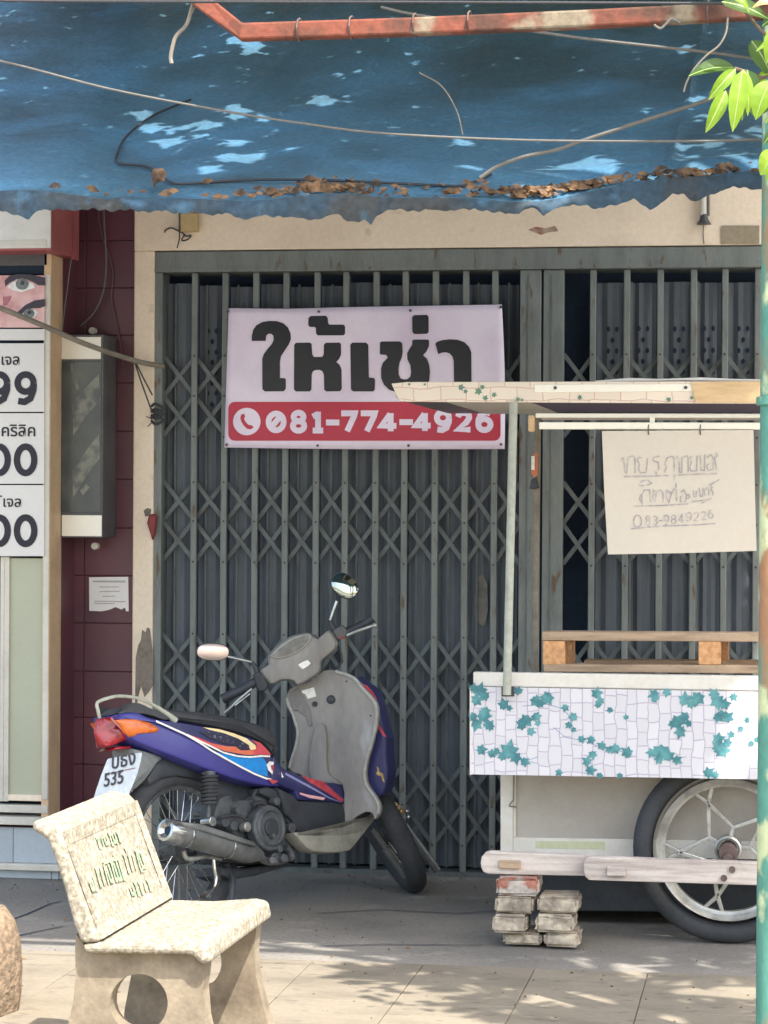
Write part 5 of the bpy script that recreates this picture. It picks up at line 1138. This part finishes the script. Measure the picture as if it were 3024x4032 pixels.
for x, y in ((970, 770), (445, 1080), (920, 820)): t = MB(); t.disc(hp(x, y, -.02), FW, .008, .012, 12); t.build('cover_button', 'blackp', hco)
def bar(name, pts, r_, m, d=0, par=None):
    t = MB(); t.tube([hp(x, y, d + (p[2] if len(p) > 2 else 0)) for p in pts for x, y in [p[:2]]], r_, 12); return t.build(name, m, par or bike)
hsolid('switch_housing', [(965, 668), (1060, 620), (1095, 650), (1112, 695), (1098, 740), (1030, 762), (1000, 735)], 'dgrey', -.02, .05, .006)
MB().prism([hp(x, y, -.022) for x, y in [(1020, 740), (1060, 722), (1088, 730), (1050, 755)]], FW * .003).build('red_button', 'redplastic', bike)
bar('grip', [(1095, 690), (1200, 640), (1300, 590), (1345, 555)], .0165, 'blackp')
bar('brake_lever', [(1110, 715, -.03), (1200, 675, -.05), (1300, 640, -.05), (1365, 620, -.05)], .006, 'alloy'); t = MB(); t.ball(hp(1362, 622, -.05), .009); t.build('lever_knob', 'alloy', bike)
hsolid('switch_housing', [(225, 1085), (290, 1050), (345, 1110), (375, 1185), (350, 1230), (290, 1250), (240, 1190)], 'blackp', -.02, .05, .008)
bar('grip', [(250, 1150), (120, 1225), (0, 1280), (-60, 1310)], .018, 'blackp', -.01)
bar('clutch_lever', [(215, 1215, -.04), (100, 1310, -.05), (30, 1380, -.05), (-40, 1440, -.05)], .004, 'alloy'); bar('clutch_lever_edge', [(200, 1260, -.045), (60, 1370, -.055)], .003, 'chrome')
bar('brake_hose', [(1010, 790), (1040, 850), (1060, 960), (1000, 1040)], .005, 'cabled', .04)
bar('mirror_stem', [(950, 575, -.01), (975, 500, -.01), (1012, 395, -.01)], .0062, 'chrome'); t = MB(); t.tube([hp(950, 560), hp(955, 610), hp(985, 660)], .010, 8, radii=[.007, .011, .012]); t.build('stem_boot', 'blackp', bike)
bar('mirror_stem', [(215, 965, -.01), (110, 940, -.01), (-10, 912, -.01), (-60, 905, -.01)], .005, 'alloy')
t = MB(); t.tube([hp(215, 965), hp(250, 1010), hp(270, 1070)], .010, 8, radii=[.007, .01, .012]); t.build('stem_boot', 'blackp', bike)
def mirror(cx, cy, rx, ry, rot, nvec, lab):
    c = hp(cx, cy, -.02); nvec = nvec.normalized(); h1 = (RT * math.cos(rot) - UP * math.sin(rot)); h1 = (h1 - nvec * h1.dot(nvec)).normalized(); h2 = nvec.cross(h1)
    k = hd / FPX * .4219; rx *= k; ry *= k
    def ell(f, off): return [c + nvec * off + h1 * rx * f * math.copysign(abs(math.cos(a)) ** .8, math.cos(a)) + h2 * ry * f * math.copysign(abs(math.sin(a)) ** .85, math.sin(a)) for a in [2 * math.pi * j / 28 for j in range(28)]]
    t = MB(); t.loft([ell(1, 0), ell(1.02, -.006), ell(.9, -.02), ell(.5, -.032)]); m1 = t.build('mirror_shell', 'blackp', bike, smooth=True)
    t = MB(); t.loft([ell(.93, .0005), ell(.8, .0035), ell(.6, .006), ell(.35, .0078), ell(.1, .0086)]); t.build('mirror_glass', lab, m1, smooth=True)
mirror(1085, 250, 140, 105, R(38), (-FW + UP * .27 + RT * .12), 'mirror')
mirror(-146, 870, 156, 82, R(2), (-FW + UP * .02 + RT * .10), mat('pale_mirror_glass', L(232, 208, 196), .35, metal=.6, fine=0, bump=0))
# grab rail
for sd, mm in ((1, 'metalw'),):
    gp = [bpt(cA(x, y), .1) for x, y in [(712, 388), (640, 330), (520, 252), (400, 203), (270, 188), (180, 200), (135, 232), (140, 300), (168, 352)]]
    t = MB(); cen_ = bez([P3(u, w_, sd * (.095 if k < 6 else .06 if k < 8 else .05)) for k, (u, w_, _) in enumerate(gp)], 4)
    t.tube(cen_, .010, 10, radii=[.0135 - .0075 * min(1, k / 8) for k in range(len(cen_))]); t.build('grab_rail', 'metalw', bike)
# tail light and indicators
tl = pillow('tail_light', dense([cA(x, y) for x, y in [(62, 485), (82, 392), (122, 366), (210, 358), (232, 385), (262, 420), (345, 525), (260, 572), (165, 604), (112, 575)]], 2), 'redlens', inset=.014, sfn=lambda p: .012 + .046 * max(0, min(1, (p[0] - 385) / 90)))
pillow('indicator_lens', dense([cA(x, y) for x, y in [(222, 382), (320, 372), (400, 378), (500, 402), (578, 452), (558, 482), (470, 492), (400, 502), (345, 522), (268, 432)]], 2), 'amber', off=.004, inset=.008)
t = MB(); vs, fs = ribbon([P3(*bpt(cA(x, y), .064)) for x, y in [(180, 365), (240, 430), (340, 530)]], .008, bS); MB().add(vs, fs).build('lens_divider', mat('pink_plastic', L(170, 110, 112), .4), tl, smooth=False)
pillow('tail_skirt', [cA(x, y) for x, y in [(230, 598), (350, 598), (340, 620), (200, 628)]], 'redlens', s=.04, inset=.004)
# rear mudguard and number plate
pillow('rear_mudguard', dense([cA(x, y) for x, y in [(370, 615), (480, 640), (610, 688), (570, 730), (520, 800), (470, 870), (410, 930), (360, 960), (300, 960), (400, 800)]], 2), mat('grey_mudguard', L(116, 120, 120), .6, dirt=L(92, 96, 98), dscale=8), s=.06, inset=.01)
pillow('inner_fender', [cA(x, y) for x, y in [(600, 690), (720, 720), (900, 790), (1000, 820), (980, 900), (850, 860), (720, 840), (600, 860), (500, 920), (480, 860), (540, 760)]], 'blackp', s=.05, inset=.008)
plN = (-e1 * 1.0 + UP * .25 - bS * 0).normalized(); plP = bl(cA(300, 760), .0) - e1 * .10
def plq(x, y, off=0): return onp(*cA(x, y), plP + plN * off, plN)
pts = dd([(150, 712), (200, 697), (435, 648), (432, 680), (400, 800), (330, 962), (200, 985), (52, 990), (66, 940), (100, 850), (135, 745)])
npl = MB().prism([plq(x, y) for x, y in [(150, 712), (160, 700), (425, 649), (436, 654), (425, 720), (395, 830), (300, 1060), (20, 1090), (60, 960), (100, 840)]], plN * .002).build('number_plate', mat('plate_white', L(196, 202, 206), .4, dirt=L(176, 184, 190), dscale=9, bump=0), bike, bevel=.001, seg=1)
plR = (plq(350, 700) - plq(190, 735)).normalized(); plU = plN.cross(plR)
if plU.z < 0: plU = -plU
dk = mat('plate_black', L(62, 56, 62), .5, bump=0)
glyphs('plate_letters', 'บธง', plq(178, 785, .0045), plR, plR.cross(-(CAM - plP).normalized()) * 0 + plU, .072, dk, npl)
glyphs('plate_number', '535', plq(118, 930, .0045), plR, plU, .066, dk, npl)
strokes('plate_lines', [[(140, 825), (380, 775)], [(205, 812), (215, 835), (230, 812)], [(240, 806), (255, 830), (262, 806)]], lambda x, y: plq(x, y, .003), .003, plN, mat('plate_brown', L(128, 100, 96), .5), npl, .0006)

# ------------------------------------------------------------------ street tree: crown above and right of the frame throws the dappled shade
tbase = Vector((3.3, -4.6, 0))
tree = empty('street_tree', tuple(tbase), 'leafy street tree with bright green leaves reaching into the top right corner', 'tree')
rt_ = random.Random(21)
t = MB(); tk = bez([tbase, tbase + Vector((-.05, .05, 1.2)), tbase + Vector((.03, .0, 2.6)), tbase + Vector((-.15, .1, 3.8)), tbase + Vector((-.4, .3, 4.8))], 5)
t.tube(tk, .1, 14, radii=[.15 - .09 * k / (len(tk) - 1) for k in range(len(tk))]); t.build('trunk', 'bark', tree)
SD = SUN / SUN.z
def up_from(P, z): return P + SD * (z - P.z)
def leafshape(mb, c, u, v, L_, W_, fold=.15):
    n = u.cross(v).normalized()
    mb.add([c - u * L_ * .5, c - u * L_ * .15 - v * W_ * .5 + n * fold * W_, c + u * L_ * .25 - v * W_ * .4 + n * fold * W_, c + u * L_ * .5, c + u * L_ * .25 + v * W_ * .4 + n * fold * W_, c - u * L_ * .15 + v * W_ * .5 + n * fold * W_],
           [(0, 1, 2, 3), (0, 3, 4, 5)])
SP = [(905, 290, 34, 10), (960, 307, 26, 9), (1035, 270, 16, 6), (548, 484, 26, 9), (592, 521, 30, 9), (716, 520, 14, 7), (815, 518, 28, 7), (766, 556, 16, 7), (905, 475, 22, 18), (1028, 480, 26, 12), (665, 570, 26, 11), (925, 573, 20, 9),
      (890, 625, 24, 10), (940, 632, 26, 10), (990, 618, 24, 10), (830, 676, 22, 10), (1255, 440, 38, 10), (1410, 25, 22, 8), (1500, 40, 40, 16), (1580, 50, 40, 18), (1620, 20, 30, 12), (1040, 36, 20, 8), (1815, 568, 24, 9), (1860, 664, 14, 6),
      (2150, 690, 80, 40), (2290, 672, 75, 44), (2220, 735, 130, 30), (2360, 700, 30, 24), (2380, 640, 16, 14), (2670, 610, 20, 9), (2720, 660, 28, 16), (2790, 612, 10, 8), (2850, 668, 22, 16), (2975, 600, 34, 22), (2985, 556, 30, 8),
      (2880, 580, 20, 7), (2600, 722, 30, 10), (2740, 708, 60, 16), (2870, 705, 60, 14), (2490, 745, 22, 12), (2730, 440, 22, 7), (2750, 505, 26, 9), (2650, 300, 12, 7), (2170, 800, 150, 34), (2310, 780, 70, 24), (2060, 740, 40, 14), (2420, 760, 40, 14)]
Tn = (tarp(1500, .0), tarp(1500, .35)); tn_ = (Tn[1] - Tn[0]).cross(Vector((1, 0, 0))).normalized(); tP = tarp(1500, .15)
CMi = CM.inverted()
def topx(P):
    q = CMi @ (P - CAM); return 1512 - q.x / q.z * FPX, 2016 + q.y / q.z * FPX
def hits_spot(c, u, s_):
    mg = 12 if c.z < 4.7 else 34
    Q2 = c - SD * ((c.y + 1.43) / SD.y); x, y = topx(Q2)
    if ((x - 2930) / 110) ** 2 + ((y - 2850) / 200) ** 2 < 1 or ((x - 2940) / 70) ** 2 + ((y - 2500) / 90) ** 2 < 1: return True
    k = (tP - c).dot(tn_) / SD.dot(tn_); Q = c + SD * k
    for f in (-.5, -.2, .1, .5):
        q = Q + u * (s_ * f); q = q + SD * ((tP - q).dot(tn_) / SD.dot(tn_)); x, y = topx(q)
        for sx, sy, rx, ry in SP:
            if ((x - sx) / (rx + mg)) ** 2 + ((y - sy) / (ry + mg * .32)) ** 2 < 1: return True
    return False
cr = MB(); nleaf = 0
A_, B_ = at(-150, 770, YT), at(3330, 700, YT)
tx0, tx1 = A_.x - .55, B_.x + .4
for k in range(52000):
    base = Vector((rt_.uniform(tx0, tx1), rt_.uniform(YT - .10, .15), 2.7))
    if k > 26000: base = Vector((rt_.uniform(tx0 - 1.6, tx1 + .5), rt_.uniform(YT - .10, 1.3), 2.7))
    base.z = 2.42 + (base.y - YT) * .42
    z = rt_.uniform(3.75, 4.7) if k < 20000 else rt_.uniform(4.6, 6.2); c = up_from(base, z)
    s_ = rt_.uniform(.06, .10)
    u = Vector((rt_.gauss(0, 1), rt_.gauss(0, 1), rt_.gauss(-.2, .35))).normalized()
    if hits_spot(c, u, s_): continue
    v = u.cross(Vector((rt_.gauss(0, .25), rt_.gauss(0, .25), 1))).normalized()
    leafshape(cr, c, u, v, s_, s_ * .5)
# leafy branches over the pavement
br = MB()
BRN = [[(3350, 4160), (2500, 3905), (2050, 3800), (1700, 3735), (1450, 3705)], [(3300, 3900), (2600, 3780), (2250, 3735)], [(2900, 4250), (2350, 4100), (2000, 3960), (1750, 3870), (1420, 3835)], [(3300, 3990), (2700, 3965), (2300, 4010)],
       [(3400, 3760), (2750, 3735), (2450, 3712)], [(2750, 4250), (2450, 4060), (2150, 4020), (1850, 3960)], [(2400, 3890), (2000, 3860), (1650, 3835)], [(3300, 4100), (2850, 4060), (2600, 4100)], [(2100, 3810), (1800, 3780), (1620, 3790)], [(3300, 3820), (2950, 3815), (2700, 3850)]]
BRN.append([(3500, 3430), (2950, 3440), (2600, 3400), (2350, 3430), (2080, 3400)])
for bi, pts in enumerate(BRN):
    zb_ = 3.1 + .12 * (bi % 4); P_ = [up_from(gz(x, y) if bi < 10 else at(x, y, -1.5), zb_ + .12 * math.sin(i * 1.3 + bi)) for i, (x, y) in enumerate(pts)]
    C_ = bez(P_, 14); br.tube(C_, .01, 6, radii=[.022 - .017 * k / (len(C_) - 1) for k in range(len(C_))])
    for k, c in enumerate(C_):
        tdir = (C_[min(k + 1, len(C_) - 1)] - C_[max(k - 1, 0)]).normalized()
        for e in range(3):
            a = rt_.choice((-1, 1)) * R(rt_.uniform(20, 75)); u = (Matrix.Rotation(a, 3, 'Z') @ tdir); u.z += rt_.uniform(-.35, .1); u.normalize()
            v = u.cross(Vector((rt_.gauss(0, .3), rt_.gauss(0, .3), 1))).normalized(); L_ = rt_.uniform(.09, .17)
            leafshape(cr, c + u * (L_ * .5 + rt_.uniform(0, .09)) + Vector((0, 0, rt_.uniform(-.05, .05))), u, v, L_, L_ * .42)
for k in range(12):   # limbs from the trunk into the crown
    tgt = up_from(Vector((rt_.uniform(tx0, tx1), rt_.uniform(YT, 0), 2.9)), rt_.uniform(4.2, 4.7)); s0 = tk[-1 - (k % 5)]
    mdp = (s0 + tgt) / 2 + Vector((rt_.uniform(-.2, .2), rt_.uniform(-.2, .2), .35)); C_ = bez([s0, mdp, tgt], 8); br.tube(C_, .03, 8, radii=[.045 - .035 * j / (len(C_) - 1) for j in range(len(C_))])
for pts in BRN:
    tgt = up_from(gz(*pts[0]), 3.8); C_ = bez([tk[-3], (tk[-3] + tgt) / 2 + Vector((0, 0, .2)), tgt], 6); br.tube(C_, .02, 6)
br.build('limbs', 'bark', tree)
co = cr.build('crown', 'leafdark', tree, smooth=False); co['kind'] = 'stuff'
# leaves seen in the corner
c7 = crop(2500, 0, .3164)
def bigleaf(p0, p1, wpx, d, tiltv, m='leaf', sag=.0, tip=None, d1=None):
    a, b = dp(*c7(*p0), d), dp(*c7(*p1), d1 or d); Lx = (b - a).length; u = (b - a).normalized(); n0 = (-FW + tiltv).normalized(); v = u.cross(n0).normalized(); n = v.cross(u).normalized()
    W_ = wpx * .3164 * d / FPX; N = 12; vs = []; fs = []
    for i in range(N + 1):
        t_ = i / N; wv = W_ / 2 * (math.sin(math.pi * min(1, t_ ** .85)) ** .7) * (1 - .25 * t_) + (0 if 0 < i < N else .0006); c = a.lerp(b, t_) + n * (.012 * math.sin(math.pi * t_))
        vs += [c - v * wv + n * wv * .35, c - v * wv * .5 + n * wv * .12 + n * .0016 * math.sin(i * 2.4), c, c + v * wv * .5 + n * wv * .12 + n * .0016 * math.sin(i * 2.4), c + v * wv + n * wv * .35]
    for i in range(N):
        for j in range(4): fs.append((i * 5 + j, i * 5 + j + 1, (i + 1) * 5 + j + 1, (i + 1) * 5 + j))
    mb = MB(); mb.add(vs, fs); o = mb.build('leaf', m, tree, smooth=True)
    vs2, fs2 = [], []
    for i in range(N + 1):
        c = vs[i * 5 + 2] - n * -.0016; vs2 += [c - v * .0012, c + v * .0012]
    for i in range(N): fs2.append((i * 2, i * 2 + 1, i * 2 + 3, i * 2 + 2))
    MB().add(vs2, fs2).build('midrib', mat('leaf_rib', A(.3, .42, .12), .5), o, smooth=False)
bigleaf((1240, 850), (670, 950), 300, 6.35, UP * .9, 'leafdark')
bigleaf((1250, 860), (915, 1245), 190, 6.25, UP * .5 + RT * .3)
bigleaf((1130, 1130), (880, 1650), 215, 6.2, UP * .35 + RT * .2)
bigleaf((1335, 880), (1215, 1640), 265, 6.15, UP * .55)
bigleaf((1345, 870), (1400, 1440), 170, 6.2, UP * .6 + RT * .3)
bigleaf((1380, 1000), (1330, 1500), 180, 6.35, UP * .2, 'leafdark')
bigleaf((1400, 870), (1520, 1480), 300, 6.3, UP * .4 - RT * .3, 'leafdark')
bigleaf((1700, 1000), (1505, 1490), 330, 6.1, UP * .7 - RT * .2)
bigleaf((1560, 1040), (1800, 1350), 260, 6.25, UP * .5)
bigleaf((1080, 25), (1660, 240), 250, 6.3, UP * .5, 'leafdark')
bigleaf((1210, -30), (1420, 160), 120, 6.25, UP * .8)
bigleaf((1750, 60), (1460, 100), 130, 6.2, UP * .8, mat('orange_young_leaf', L(210, 150, 110), .5))
bigleaf((1800, 320), (1640, 790), 260, 6.2, UP * .7)
bigleaf((1450, 510), (1700, 960), 330, 6.4, UP * .3, 'leafdark')
bigleaf((1800, 560), (1510, 640), 130, 6.3, UP * .8)
bigleaf((1800, 1900), (1560, 2180), 330, 6.2, UP * .5)
bigleaf((1850, 2050), (1640, 2260), 220, 6.1, UP * .8)
bigleaf((1850, 1400), (1620, 1540), 120, 6.1, UP * .8)
bigleaf((1750, 1150), (1580, 1420), 200, 6.45, UP * .3, 'leafdark'); bigleaf((1640, 880), (1560, 1060), 120, 6.4, UP * .6); bigleaf((1900, 150), (1580, 330), 190, 6.4, UP * .4, 'leafdark'); bigleaf((1800, 1600), (1600, 1800), 130, 6.35, UP * .5, 'leafdark')
t = MB()
for pts in ([(2200, 600), (1900, 800), (1620, 960), (1440, 910), (1240, 850)], [(1900, 800), (1700, 520), (1500, 300), (1300, 60), (1150, -60)], [(1900, 800), (1850, 1300), (1800, 1900)], [(1620, 960), (1450, 980), (1345, 870)]):
    t.tube(bez([dp(*c7(*p), 6.33) for p in pts], 6), .0045, 6)
tw0 = dp(*c7(2200, 600), 6.33); t.tube(bez([tw0, tw0 + Vector((.6, .3, .6)), tk[-6]], 6), .008, 6); t.build('twig', 'bark', tree)
